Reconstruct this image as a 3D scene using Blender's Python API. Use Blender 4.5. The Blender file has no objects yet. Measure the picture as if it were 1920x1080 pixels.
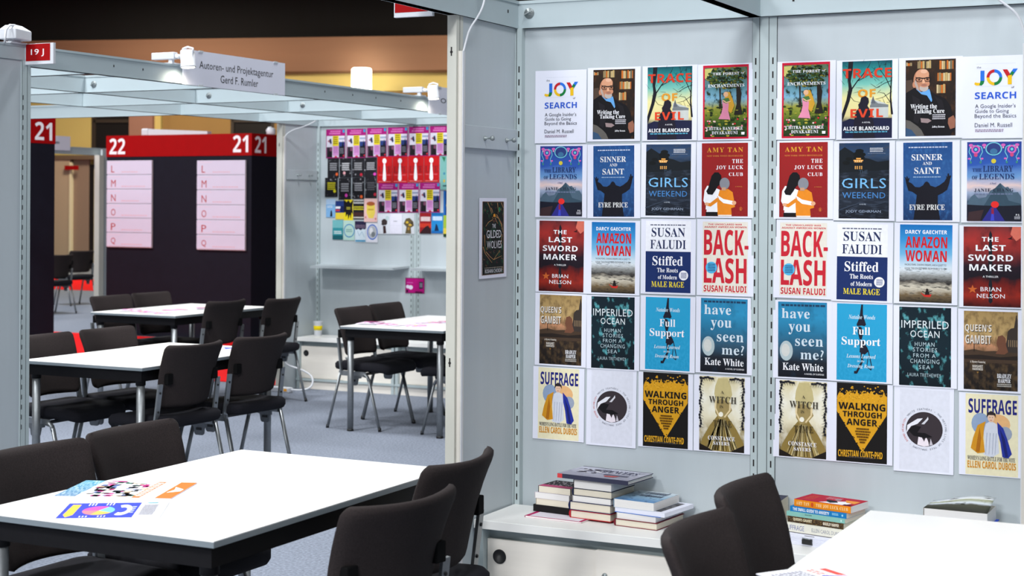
import bpy, bmesh, math, random
from mathutils import Vector, Matrix
from mathutils.geometry import tessellate_polygon

# ------------------------------------------------------------------ camera
sc = bpy.context.scene
COL = sc.collection
YAW, ROLL, EYE = 0.4622, 0.0056, 1.60
cam_d = bpy.data.cameras.new('camera')
cam_d.sensor_width = 36.0
cam_d.lens = 2944.0 / 1920.0 * 36.0
cam_d.shift_y = -(540.0 - 383.5) / 1920.0
cam_d.clip_start = 0.05
cam_d.clip_end = 120
cam_d.dof.use_dof = True
cam_d.dof.focus_distance = 6.0
cam_d.dof.aperture_fstop = 5.6
cam = bpy.data.objects.new('camera', cam_d)
COL.objects.link(cam)
cam.location = (0, 0, EYE)
cam.rotation_euler = (Matrix.Rotation(YAW, 3, 'Z') @ Matrix.Rotation(math.pi / 2, 3, 'X') @ Matrix.Rotation(ROLL, 3, 'Z')).to_euler()
sc.camera = cam

# ------------------------------------------------------------------ view + world
vs = sc.view_settings
vs.view_transform = 'Standard'
vs.look = 'None'
vs.gamma = 1.0
vs.use_curve_mapping = False
vs.exposure = 0.45
world = bpy.data.worlds.new('hall_air')
sc.world = world
world.use_nodes = True
wbg = world.node_tree.nodes['Background']
wbg.inputs[0].default_value = (0.88, 0.94, 1.0, 1)
wbg.inputs[1].default_value = 0.15


def area_light(name, loc, power, size, col=(1, 1, 1), rot=(0, 0, 0), size_y=None):
    d = bpy.data.lights.new(name, 'AREA')
    d.energy = power
    d.color = col
    d.shape = 'RECTANGLE' if size_y else 'SQUARE'
    d.size = size
    if size_y:
        d.size_y = size_y
    o = bpy.data.objects.new(name, d)
    o.location = loc
    o.rotation_euler = rot
    COL.objects.link(o)
    return o


COOL = (0.97, 0.985, 1.0)
for (x, y, p, sz) in [(-5.0, -3.0, 440, 1.6), (-1.5, -9.0, 1150, 2.0), (2.4, -1.0, 110, 1.6), (-0.8, -4.8, 400, 1.6), (-0.4, 3.0, 150, 1.2), (-4.9, 8.8, 220, 1.0), (-7.0, 4.8, 390, 1.2),
                      (-11.0, 9.0, 220, 1.4), (-16.0, 16.5, 330, 1.6), (-14.0, 11.0, 300, 1.4)]:
    area_light('hall_lamp_light', (x, y, 6.6), p, sz, COOL)
WARM = (1.0, 0.87, 0.66)
for (x, y) in [(-22, 26), (-14, 29)]:
    area_light('far_hall_light', (x, y, 6.6), 420, 2.0, WARM)


# ------------------------------------------------------------------ materials
def lin(c):
    c = c / 255.0
    return c / 12.92 if c <= 0.04045 else ((c + 0.055) / 1.055) ** 2.4


def L3(rgb):
    return (lin(rgb[0]), lin(rgb[1]), lin(rgb[2]), 1.0)


MATS = {}


def mat(name, rgb, rough=0.55, metal=0.0, noise=0.0, nscale=30.0, bump=0.0, bscale=400.0, spec=0.5, emit=None, estr=0.0, coord='Object', stretch=None):
    """Procedural principled material: base colour broken up by noise, optional bump."""
    if name in MATS:
        return MATS[name]
    m = bpy.data.materials.new(name)
    m.use_nodes = True
    nt = m.node_tree
    b = nt.nodes['Principled BSDF']
    c = L3(rgb)
    b.inputs['Base Color'].default_value = c
    b.inputs['Roughness'].default_value = rough
    b.inputs['Metallic'].default_value = metal
    b.inputs['Specular IOR Level'].default_value = spec
    tc = nt.nodes.new('ShaderNodeTexCoord')
    src = tc.outputs[coord]
    if stretch:
        mp = nt.nodes.new('ShaderNodeMapping')
        mp.inputs['Scale'].default_value = stretch
        nt.links.new(src, mp.inputs['Vector'])
        src = mp.outputs['Vector']
    if noise > 0:
        n = nt.nodes.new('ShaderNodeTexNoise')
        n.inputs['Scale'].default_value = nscale
        n.inputs['Detail'].default_value = 4
        nt.links.new(src, n.inputs['Vector'])
        r = nt.nodes.new('ShaderNodeValToRGB')
        r.color_ramp.elements[0].position = 0.3
        r.color_ramp.elements[1].position = 0.7
        r.color_ramp.elements[0].color = tuple(max(0, v * (1 - noise)) for v in c[:3]) + (1,)
        r.color_ramp.elements[1].color = tuple(min(1, v * (1 + noise)) for v in c[:3]) + (1,)
        nt.links.new(n.outputs['Fac'], r.inputs['Fac'])
        nt.links.new(r.outputs['Color'], b.inputs['Base Color'])
    if bump > 0:
        n2 = nt.nodes.new('ShaderNodeTexNoise')
        n2.inputs['Scale'].default_value = bscale
        n2.inputs['Detail'].default_value = 2
        nt.links.new(src, n2.inputs['Vector'])
        bp = nt.nodes.new('ShaderNodeBump')
        bp.inputs['Strength'].default_value = bump
        bp.inputs['Distance'].default_value = 0.002
        nt.links.new(n2.outputs['Fac'], bp.inputs['Height'])
        nt.links.new(bp.outputs['Normal'], b.inputs['Normal'])
    if emit:
        b.inputs['Emission Color'].default_value = L3(emit)
        b.inputs['Emission Strength'].default_value = estr
    MATS[name] = m
    return m


def ink(rgb):
    """flat printing ink"""
    rgb = tuple(int(v) for v in rgb)
    return mat('ink_%02x%02x%02x' % rgb, rgb, rough=0.6, noise=0.04, nscale=60, spec=0.15)


def artmat(name, stops, blend=None, nscale=6.0, lo=0.45, hi=0.6, stretch=(1, 1, 1), amount=1.0, detail=6, warp=0.0):
    """printed picture: vertical colour ramp over the UV square, broken up with a noise pattern of a second colour"""
    key = 'print_' + name
    if key in MATS:
        return MATS[key]
    m = bpy.data.materials.new(key)
    m.use_nodes = True
    nt = m.node_tree
    b = nt.nodes['Principled BSDF']
    b.inputs['Roughness'].default_value = 0.6
    b.inputs['Specular IOR Level'].default_value = 0.15
    tc = nt.nodes.new('ShaderNodeTexCoord')
    sp = nt.nodes.new('ShaderNodeSeparateXYZ')
    nt.links.new(tc.outputs['UV'], sp.inputs[0])
    mp = nt.nodes.new('ShaderNodeMapping')
    mp.inputs['Scale'].default_value = stretch
    nt.links.new(tc.outputs['UV'], mp.inputs['Vector'])
    n = nt.nodes.new('ShaderNodeTexNoise')
    n.inputs['Scale'].default_value = nscale
    n.inputs['Detail'].default_value = detail
    nt.links.new(mp.outputs['Vector'], n.inputs['Vector'])
    fac = sp.outputs['Y']
    if warp:
        ad = nt.nodes.new('ShaderNodeMath')
        ad.operation = 'MULTIPLY_ADD'
        ad.inputs[1].default_value = warp
        nt.links.new(n.outputs['Fac'], ad.inputs[0])
        nt.links.new(sp.outputs['Y'], ad.inputs[2])
        sb = nt.nodes.new('ShaderNodeMath')
        sb.operation = 'SUBTRACT'
        sb.inputs[1].default_value = warp * 0.5
        nt.links.new(ad.outputs[0], sb.inputs[0])
        fac = sb.outputs[0]
    r = nt.nodes.new('ShaderNodeValToRGB')
    els = r.color_ramp.elements
    while len(els) < len(stops):
        els.new(0.5)
    for e, (p, cc) in zip(els, stops):
        e.position = p
        e.color = L3(cc)
    nt.links.new(fac, r.inputs['Fac'])
    out = r.outputs['Color']
    if blend:
        r2 = nt.nodes.new('ShaderNodeValToRGB')
        r2.color_ramp.elements[0].position = lo
        r2.color_ramp.elements[1].position = hi
        r2.color_ramp.elements[0].color = (0, 0, 0, 1)
        r2.color_ramp.elements[1].color = (amount, amount, amount, 1)
        nt.links.new(n.outputs['Fac'], r2.inputs['Fac'])
        mx = nt.nodes.new('ShaderNodeMix')
        mx.data_type = 'RGBA'
        nt.links.new(r2.outputs['Color'], mx.inputs['Factor'])
        nt.links.new(out, mx.inputs['A'])
        mx.inputs['B'].default_value = L3(blend)
        out = mx.outputs['Result']
    nt.links.new(out, b.inputs['Base Color'])
    MATS[key] = m
    return m


M = dict(
    panel=mat('laminate_wall_panel', (182, 191, 196), 0.45, noise=0.02, nscale=3, stretch=(6, 6, 0.6)),
    post=mat('painted_aluminium', (178, 191, 193), 0.4, noise=0.02, nscale=8),
    postlit=mat('warm_lit_aluminium', (196, 196, 187), 0.45, noise=0.02, nscale=8),  # post paint made paler and creamier to carry the warm light on it
    beam=mat('painted_beam', (174, 188, 193), 0.42, noise=0.02, nscale=5),
    groove=mat('dark_groove', (60, 68, 72), 0.7, noise=0.1),
    slot=mat('black_slot', (22, 16, 16), 0.8, noise=0.1),
    cream=mat('cream_laminate', (242, 236, 226), 0.4, noise=0.02, nscale=4, stretch=(1, 1, 12)),
    white=mat('white_laminate', (236, 236, 233), 0.38, noise=0.015, nscale=4),
    ttop=mat('white_table_laminate', (244, 244, 242), 0.32, noise=0.01, nscale=4),
    tedge=mat('grey_edge_band', (120, 130, 136), 0.4, noise=0.03, nscale=20),
    blackmetal=mat('black_powder_coat', (13, 12, 15), 0.65, noise=0.15, nscale=40, spec=0.2),
    chrome=mat('brushed_chrome', (144, 148, 151), 0.42, metal=0.75, noise=0.06, nscale=60),
    steel=mat('zinc_steel', (150, 158, 160), 0.5, metal=0.6, noise=0.15, nscale=80),
    fabric=mat('charcoal_fabric', (46, 40, 40), 0.92, noise=0.22, nscale=260, bump=0.5, bscale=700, spec=0.2),
    seatfab=mat('black_seat_fabric', (27, 27, 33), 0.92, noise=0.22, nscale=260, bump=0.5, bscale=700, spec=0.2),
    plastic=mat('black_plastic', (20, 20, 22), 0.45, noise=0.1),
    clip=mat('matt_black_clip', (14, 14, 15), 0.85, noise=0.1, spec=0.1),
    greyplastic=mat('grey_plastic', (88, 92, 96), 0.5, noise=0.1),
    greymetal=mat('grey_cast_metal', (112, 116, 120), 0.4, metal=0.6, noise=0.1),
    whiteplastic=mat('white_plastic', (208, 211, 217), 0.4, noise=0.02),
    duct=mat('cream_plastic_duct', (208, 204, 196), 0.45, noise=0.02),
    paper=mat('white_paper', (226, 228, 242), 0.7, noise=0.012, nscale=8),
    listing=mat('lavender_listing_card', (204, 204, 224), 0.7, noise=0.01, nscale=8),
    pages=mat('book_pages', (222, 214, 196), 0.8, noise=0.12, nscale=3, stretch=(1, 1, 900)),
    pages2=mat('white_book_pages', (226, 224, 222), 0.8, noise=0.10, nscale=3, stretch=(1, 1, 900)),
    carpet=mat('grey_carpet', (124, 131, 144), 0.95, noise=0.28, nscale=70, bump=0.6, bscale=300, spec=0.1),
    redcarpet=mat('red_carpet', (214, 22, 26), 0.95, noise=0.12, nscale=120, bump=0.5, bscale=300, spec=0.1),
    red=mat('red_board', (152, 3, 7), 0.6, noise=0.04, nscale=10, spec=0.15),
    plum=mat('dark_plum_board', (18, 20, 32), 0.75, noise=0.08, nscale=8, spec=0.2),
    lamp=mat('glowing_lens', (255, 250, 235), 0.3, emit=(255, 244, 220), estr=9.0),
    sconce=mat('glowing_shade', (255, 250, 235), 0.3, emit=(255, 250, 228), estr=7.0),
    tape=mat('clear_tape', (205, 212, 216), 0.25, noise=0.02),
)


# ------------------------------------------------------------------ mesh builder
class MB:
    def __init__(s):
        s.v, s.f, s.mi, s.sm, s.uv, s.mats = [], [], [], [], [], []

    def slot(s, m):
        if m not in s.mats:
            s.mats.append(m)
        return s.mats.index(m)

    def face(s, idx, m, smooth=False, uv=None):
        s.f.append(tuple(idx))
        s.mi.append(s.slot(m))
        s.sm.append(smooth)
        s.uv.append(uv)

    def box(s, x0, y0, z0, x1, y1, z1, m):
        b = len(s.v)
        s.v += [(x0, y0, z0), (x1, y0, z0), (x1, y1, z0), (x0, y1, z0), (x0, y0, z1), (x1, y0, z1), (x1, y1, z1), (x0, y1, z1)]
        for q in ((0, 3, 2, 1), (4, 5, 6, 7), (0, 1, 5, 4), (1, 2, 6, 5), (2, 3, 7, 6), (3, 0, 4, 7)):
            s.face([b + i for i in q], m)
        return s

    def rings(s, rings, m, smooth=True, cap0=True, cap1=True):
        b = len(s.v)
        n = len(rings[0])
        for r in rings:
            s.v += [tuple(p) for p in r]
        for i in range(len(rings) - 1):
            for j in range(n):
                k = (j + 1) % n
                s.face((b + i * n + j, b + i * n + k, b + (i + 1) * n + k, b + (i + 1) * n + j), m, smooth)
        if cap0:
            s.face([b + j for j in reversed(range(n))], m)
        if cap1:
            s.face([b + (len(rings) - 1) * n + j for j in range(n)], m)
        return s

    def sweep(s, pts, sect, m, smooth=True, up=(0, 0, 1)):
        """sweep a 2D section along a path (parallel frames)"""
        pts = [Vector(p) for p in pts]
        out = []
        up = Vector(up)
        for i, p in enumerate(pts):
            if i == 0:
                t = pts[1] - p
            elif i == len(pts) - 1:
                t = p - pts[i - 1]
            else:
                t = (pts[i + 1] - p).normalized() + (p - pts[i - 1]).normalized()
            t.normalize()
            a = up.cross(t)
            if a.length < 1e-4:
                a = Vector((1, 0, 0)).cross(t)
            a.normalize()
            c = t.cross(a)
            out.append([p + a * u + c * w for (u, w) in sect])
        return s.rings(out, m, smooth)

    def tube(s, pts, r, m, n=10, r2=None, up=(0, 0, 1)):
        r2 = r2 or r
        return s.sweep(pts, [(r * math.cos(2 * math.pi * k / n), r2 * math.sin(2 * math.pi * k / n)) for k in range(n)], m, True, up)

    def bar(s, pts, w, h, m, up=(0, 0, 1)):
        return s.sweep(pts, [(-w / 2, -h / 2), (w / 2, -h / 2), (w / 2, h / 2), (-w / 2, h / 2)], m, False, up)

    def lathe(s, prof, m, c=(0, 0, 0), ax='Z', n=20):
        rr = []
        for (r, h) in prof:
            ring = []
            for k in range(n):
                a = 2 * math.pi * k / n
                u, w = r * math.cos(a), r * math.sin(a)
                p = {'Z': (u, w, h), 'X': (h, u, w), 'Y': (w, h, u)}[ax]
                ring.append((c[0] + p[0], c[1] + p[1], c[2] + p[2]))
            rr.append(ring)
        return s.rings(rr, m)

    def poly3(s, pts, m):
        """planar filled polygon"""
        b = len(s.v)
        s.v += [tuple(p) for p in pts]
        s.face([b + i for i in range(len(pts))], m)

    def build(s, name, parent=None, bevel=0.0, loc=None):
        me = bpy.data.meshes.new(name)
        me.from_pydata(s.v, [], s.f)
        for m in s.mats:
            me.materials.append(m)
        me.polygons.foreach_set('material_index', s.mi)
        me.polygons.foreach_set('use_smooth', s.sm)
        if any(u is not None for u in s.uv):
            ul = me.uv_layers.new(name='UVMap')
            for p, u in zip(me.polygons, s.uv):
                if u:
                    for li, c in zip(p.loop_indices, u):
                        ul.data[li].uv = c
        me.update()
        o = bpy.data.objects.new(name, me)
        COL.objects.link(o)
        if parent:
            o.parent = parent
        if loc:
            o.location = loc
        if bevel:
            bv = o.modifiers.new('soft_edges', 'BEVEL')
            bv.width = bevel
            bv.segments = 2
            bv.limit_method = 'ANGLE'
            bv.angle_limit = math.radians(50)
        return o


def tag(o, label, cat, group=None, kind=None):
    o['label'] = label
    o['category'] = cat
    if group:
        o['group'] = group
    if kind:
        o['kind'] = kind
    return o


def struct(o, label=None):
    o['kind'] = 'structure'
    if label:
        o['label'] = label
    return o


def thing(name, label, cat, loc=(0, 0, 0), rz=0.0, group=None):
    o = bpy.data.objects.new(name, None)
    COL.objects.link(o)
    o.empty_display_size = 0.1
    o.location = loc
    o.rotation_euler = (0, 0, rz)
    return tag(o, label, cat, group)


def dup(root, loc=None, rz=None, label=None, group=None):
    def cp(o, par):
        c = o.copy()
        COL.objects.link(c)
        c.parent = par
        for ch in list(o.children):
            cp(ch, c)
        return c
    r = cp(root, None)
    if loc is not None:
        r.location = loc
    if rz is not None:
        r.rotation_euler = (0, 0, rz)
    if label:
        r['label'] = label
    if group:
        r['group'] = group
    return r


# ------------------------------------------------------------------ lettering
TXT = {}


def fancy(s, style):
    up, lo = {'serif': (0x1D400, 0x1D41A), 'serifit': (0x1D468, 0x1D482), 'serifb': (0x1D400, 0x1D41A), 'heavy': (0x1D5D4, 0x1D5EE)}[style]
    out = ''
    for ch in s:
        if 'A' <= ch <= 'Z':
            out += chr(up + ord(ch) - 65)
        elif 'a' <= ch <= 'z':
            out += chr(lo + ord(ch) - 97)
        elif style == 'heavy' and '0' <= ch <= '9':
            out += chr(0x1D7EC + ord(ch) - 48)
        else:
            out += ch
    return out


def text_geo(s, style='sans', bold=0.0, space=1.0):
    if style == 'sans' and bold >= 0.025:
        style, bold = 'heavy', min(0.007, max(0.0, bold - 0.03))
    if style != 'heavy':
        bold = 0.0
    key = (s, style, bold, space)
    if key in TXT:
        return TXT[key]
    cu = bpy.data.curves.new('lettering', 'FONT')
    cu.body = s if style == 'sans' else fancy(s, style)
    cu.resolution_u = 2
    cu.offset = 0.0 if (style.startswith('serif') and bold < 0) else bold
    cu.space_character = space
    o = bpy.data.objects.new('lettering', cu)
    COL.objects.link(o)
    bpy.context.view_layer.update()
    ev = o.evaluated_get(bpy.context.evaluated_depsgraph_get())
    me = ev.to_mesh()
    vs_ = [(v.co.x, v.co.y) for v in me.vertices]
    fs_ = [tuple(p.vertices) for p in me.polygons]
    ev.to_mesh_clear()
    bpy.data.objects.remove(o)
    bpy.data.curves.remove(cu)
    xs = [p[0] for p in vs_] or [0, 1]
    ys = [p[1] for p in vs_] or [0, 1]
    TXT[key] = (vs_, fs_, (min(xs), min(ys), max(xs), max(ys)))
    return TXT[key]


class Canvas:
    """2D printing surface laid into a mesh: crop rectangle (x right, y down) mapped on origin O (its top-left corner), U (right) and V (down) vectors; ink layers stack along N."""

    def __init__(s, mb, crop, O, U, V, N, step=6e-5, base=1e-4):
        s.mb = mb
        s.c = crop
        s.O, s.U, s.V, s.N = Vector(O), Vector(U), Vector(V), Vector(N).normalized()
        s.k = 0
        s.step, s.base = step, base
        s.flip = s.U.cross(-s.V).dot(s.N) < 0

    def P(s, x, y):
        u = (x - s.c[0]) / (s.c[2] - s.c[0])
        v = (y - s.c[1]) / (s.c[3] - s.c[1])
        return tuple(s.O + s.U * u + s.V * v + s.N * (s.base + s.k * s.step))

    def _m(s, col):
        return ink(col) if isinstance(col, tuple) else col

    def poly(s, pts, col):
        s.k += 1
        m = s._m(col)
        b = len(s.mb.v)
        s.mb.v += [s.P(*p) for p in pts]
        n = len(pts)
        if n <= 4:
            tris = [list(range(n))]
        else:
            tris = tessellate_polygon([[Vector((p[0], p[1], 0)) for p in pts]])
        for t in tris:
            t = list(t)
            a, bb, c = (Vector(s.mb.v[b + t[i]]) for i in range(3))
            if (bb - a).cross(c - a).dot(s.N) < 0:
                t.reverse()
            s.mb.face([b + i for i in t], m)
        return s

    def rect(s, x0, y0, x1, y1, col):
        return s.poly([(x0, y1), (x1, y1), (x1, y0), (x0, y0)], col)

    def full(s, m, x0=None, y0=None, x1=None, y1=None):
        """rectangle with a UV square (v=0 bottom)"""
        s.k += 1
        x0, y0, x1, y1 = (s.c[0] if x0 is None else x0, s.c[1] if y0 is None else y0, s.c[2] if x1 is None else x1, s.c[3] if y1 is None else y1)
        b = len(s.mb.v)
        s.mb.v += [s.P(x0, y1), s.P(x1, y1), s.P(x1, y0), s.P(x0, y0)]
        s.mb.face([b, b + 1, b + 2, b + 3], s._m(m), False, [(0, 0), (1, 0), (1, 1), (0, 1)])
        return s

    def ell(s, cx, cy, rx, ry, col, n=20, a0=0.0, a1=360.0, rin=0.0):
        if rin:
            m = n
            for i in range(m):
                t0 = math.radians(a0 + (a1 - a0) * i / m)
                t1 = math.radians(a0 + (a1 - a0) * (i + 1) / m)
                s.poly([(cx + rx * math.cos(t0), cy + ry * math.sin(t0)), (cx + rx * math.cos(t1), cy + ry * math.sin(t1)),
                        (cx + rx * rin * math.cos(t1), cy + ry * rin * math.sin(t1)), (cx + rx * rin * math.cos(t0), cy + ry * rin * math.sin(t0))], col)
                s.k -= 1
            s.k += 1
            return s
        pts = [(cx + rx * math.cos(math.radians(a0 + (a1 - a0) * i / n)), cy + ry * math.sin(math.radians(a0 + (a1 - a0) * i / n))) for i in range(n if a1 - a0 >= 360 else n + 1)]
        if a1 - a0 < 360:
            pts.append((cx, cy))
        return s.poly(pts, col)

    def line(s, pts, w, col, w2=None):
        w2 = w if w2 is None else w2
        n = len(pts) - 1
        for i in range(n):
            (xa, ya), (xb, yb) = pts[i], pts[i + 1]
            d = math.hypot(xb - xa, yb - ya) or 1
            nx, ny = -(yb - ya) / d, (xb - xa) / d
            ha = (w + (w2 - w) * i / n) / 2
            hb = (w + (w2 - w) * (i + 1) / n) / 2
            s.poly([(xa + nx * ha, ya + ny * ha), (xa - nx * ha, ya - ny * ha), (xb - nx * hb, yb - ny * hb), (xb + nx * hb, yb + ny * hb)], col)
            s.k -= 1
        s.k += 1
        return s

    def _place(s, geo, fn, col):
        s.k += 1
        m = s._m(col)
        vs_, fs_, _ = geo
        b = len(s.mb.v)
        s.mb.v += [s.P(*fn(p)) for p in vs_]
        for f in fs_:
            t = list(f)
            if s.flip:
                t.reverse()
            s.mb.face([b + i for i in t], m)
        return s

    def text(s, t, x0, y0, x1, y1, col, style='sans', bold=0.0, space=1.0):
        """lettering fitted to a bounding box"""
        g = text_geo(t, style, bold, space)
        a, bb, c, d = g[2]
        return s._place(g, lambda p: (x0 + (p[0] - a) / (c - a) * (x1 - x0), y1 - (p[1] - bb) / (d - bb) * (y1 - y0)), col)

    def ringtext(s, t, cx, cy, r, size, a0, a1, col, sx=1.0):
        """letters along a circle, angles in degrees clockwise from the top"""
        n = len(t)
        for i, ch in enumerate(t):
            if ch == ' ':
                continue
            g = text_geo(ch)
            a, bb, c, d = g[2]
            th = math.radians(a0 + (a1 - a0) * (i + 0.5) / n)
            k = size / 0.72
            mid = (a + c) / 2

            def fn(p, th=th, k=k, mid=mid):
                u = (p[0] - mid) * k
                w = r + p[1] * k
                return (cx + (u * math.cos(th) + w * math.sin(th)) * sx, cy + u * math.sin(th) - w * math.cos(th))
            s._place(g, fn, col)
            s.k -= 1
        s.k += 1
        return s

    def scribble(s, x0, y0, x1, y1, col, rows=2, rnd=None, fill=0.6):
        """rows of unreadable small print as short dashes"""
        rnd = rnd or random.Random(int(x0 * 7 + y0 * 13))
        h = (y1 - y0) / rows
        w = x1 - x0
        for i in range(rows):
            x = x0
            while x < x1 - w * 0.03:
                l = w * rnd.uniform(0.04, 0.11)
                xe = min(x + l, x1)
                s.poly([(x, y0 + h * (i + fill)), (xe, y0 + h * (i + fill)), (xe, y0 + h * i), (x, y0 + h * i)], col)
                s.k -= 1
                x = xe + w * 0.018
        s.k += 1
        return s
# ------------------------------------------------------------------ printed book covers (coordinates follow each cover's own rectangle)
WHT, BLK = (240, 240, 245), (20, 18, 20)


def art_joy(c):
    B, R, Y, G, K = (40, 110, 215), (190, 30, 40), (232, 186, 30), (20, 120, 60), (25, 25, 30)
    c.rect(243, 576, 473, 578, (205, 208, 222))
    c.rect(243, 610, 480, 611.5, (214, 216, 230))
    c.rect(240, 727, 455, 728.5, (205, 208, 222))
    c.text('the', 246, 592, 272, 606, K, bold=0.02)
    c.rect(268, 622, 292, 690, B)
    c.poly([(268, 690), (292, 690), (288, 708), (276, 722), (262, 720), (266, 704)], G)
    c.poly([(266, 703), (262, 721), (244, 721), (232, 712), (236, 698), (250, 702)], Y)
    for a0, a1, col in ((180, 270, R), (270, 360, B), (0, 90, G), (90, 180, Y)):
        c.ell(350, 669, 46, 53, col, 12, a0, a1, rin=0.62)
    c.poly([(398, 618), (425, 618), (448, 660), (430, 680)], R)
    c.poly([(460, 615), (486, 615), (452, 668), (438, 650)], B)
    c.poly([(452, 630), (466, 640), (452, 668), (438, 652)], G)
    c.poly([(428, 660), (452, 655), (452, 718), (428, 718)], Y)
    c.text('of', 449, 730, 466, 744, K, bold=0.02)
    c.text('SEARCH', 236, 766, 478, 812, (38, 88, 200), bold=0.03)
    c.text('A Google Insider\u2019s', 238, 846, 475, 880, (60, 62, 75))
    c.text('Guide to Going', 238, 880, 436, 912, (60, 62, 75))
    c.text('Beyond the Basics', 236, 912, 479, 946, (60, 62, 75))
    c.text('Daniel M. Russell', 237, 972, 456, 1000, (60, 62, 75))
    c.scribble(240, 1014, 408, 1034, (150, 130, 150), 2)


def art_writing(c):
    c.full(artmat('library_shelves', [(0, (26, 22, 22)), (0.5, (34, 26, 22)), (1, (48, 34, 24))], (70, 44, 26), 9, 0.5, 0.75))
    rnd = random.Random(4)
    for (x0, x1, y0, y1) in ((675, 765, 525, 580), (812, 898, 530, 590), (800, 885, 612, 670), (795, 850, 690, 752), (605, 640, 535, 560)):
        x = x0
        while x < x1:
            w = rnd.uniform(6, 14)
            col = rnd.choice([(150, 130, 92), (188, 160, 104), (196, 106, 40), (120, 60, 34), (110, 104, 84), (205, 184, 140), (70, 60, 50)])
            c.rect(x, y0 + rnd.uniform(0, 8), min(x + w, x1), y1, col)
            c.k -= 1
            x += w + 1.5
        c.k += 1
    # the seated man: chair, jacket, shirt, head
    c.poly([(603, 660), (640, 655), (655, 700), (640, 760), (603, 780)], (78, 62, 52))
    c.poly([(603, 930), (650, 945), (700, 1000), (720, 1043), (603, 1043)], (96, 92, 88))
    c.poly([(603, 985), (640, 1000), (670, 1043), (603, 1043)], (52, 80, 112))
    c.poly([(603, 745), (655, 712), (690, 735), (760, 745), (850, 790), (885, 850), (905, 1000), (880, 1043), (730, 1043), (690, 985), (620, 930), (603, 920)], (19, 18, 22))
    c.poly([(664, 700), (700, 742), (750, 722), (756, 745), (768, 800), (762, 812), (735, 766), (700, 756), (668, 722)], (98, 160, 218))
    c.ell(700, 660, 50, 76, (186, 128, 98), 24)
    c.ell(706, 622, 42, 38, (206, 150, 118), 20)
    c.ell(716, 600, 22, 14, (222, 174, 146), 14)
    c.ell(738, 686, 14, 18, (196, 136, 106), 12)
    c.poly([(664, 690), (684, 720), (702, 742), (690, 736), (672, 715)], (150, 98, 76))
    c.ell(716, 714, 28, 24, (180, 170, 164), 18)
    c.ell(718, 700, 24, 10, (196, 140, 112), 12)
    c.ell(717, 695, 20, 8, (160, 110, 92), 12)
    c.ell(655, 690, 11, 22, (190, 130, 100), 12)
    c.poly([(662, 655), (676, 690), (690, 736), (672, 720), (656, 680)], (176, 160, 150))
    for cx in (686, 738):
        c.ell(cx, 656, 23, 16, (30, 26, 28), 18, 0, 360, rin=0.78)
        c.ell(cx, 656, 8, 5, (52, 36, 30), 10)
    c.line([(664, 642), (710, 648), (760, 644)], 7, (30, 26, 28))
    c.poly([(706, 655), (718, 655), (724, 682), (706, 684)], (222, 168, 134))
    c.poly([(640, 760), (690, 790), (700, 900), (680, 960), (650, 940), (660, 860)], (30, 28, 33))
    c.poly([(780, 770), (830, 800), (850, 880), (840, 960), (812, 900), (806, 830)], (28, 26, 31))
    c.poly([(695, 920), (745, 925), (765, 940), (740, 955), (700, 950)], (150, 130, 130))
    c.poly([(868, 925), (900, 905), (912, 935), (908, 990), (880, 1000), (866, 960)], (150, 98, 78))
    c.text('Writing the', 632, 824, 798, 864, WHT, 'serif')
    c.text('Talking Cure', 654, 858, 844, 896, WHT, 'serif')
    c.scribble(770, 896, 850, 935, (190, 188, 196), 3)
    c.text('Jeffrey Berman', 768, 974, 845, 991, WHT, 'serif')


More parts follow.
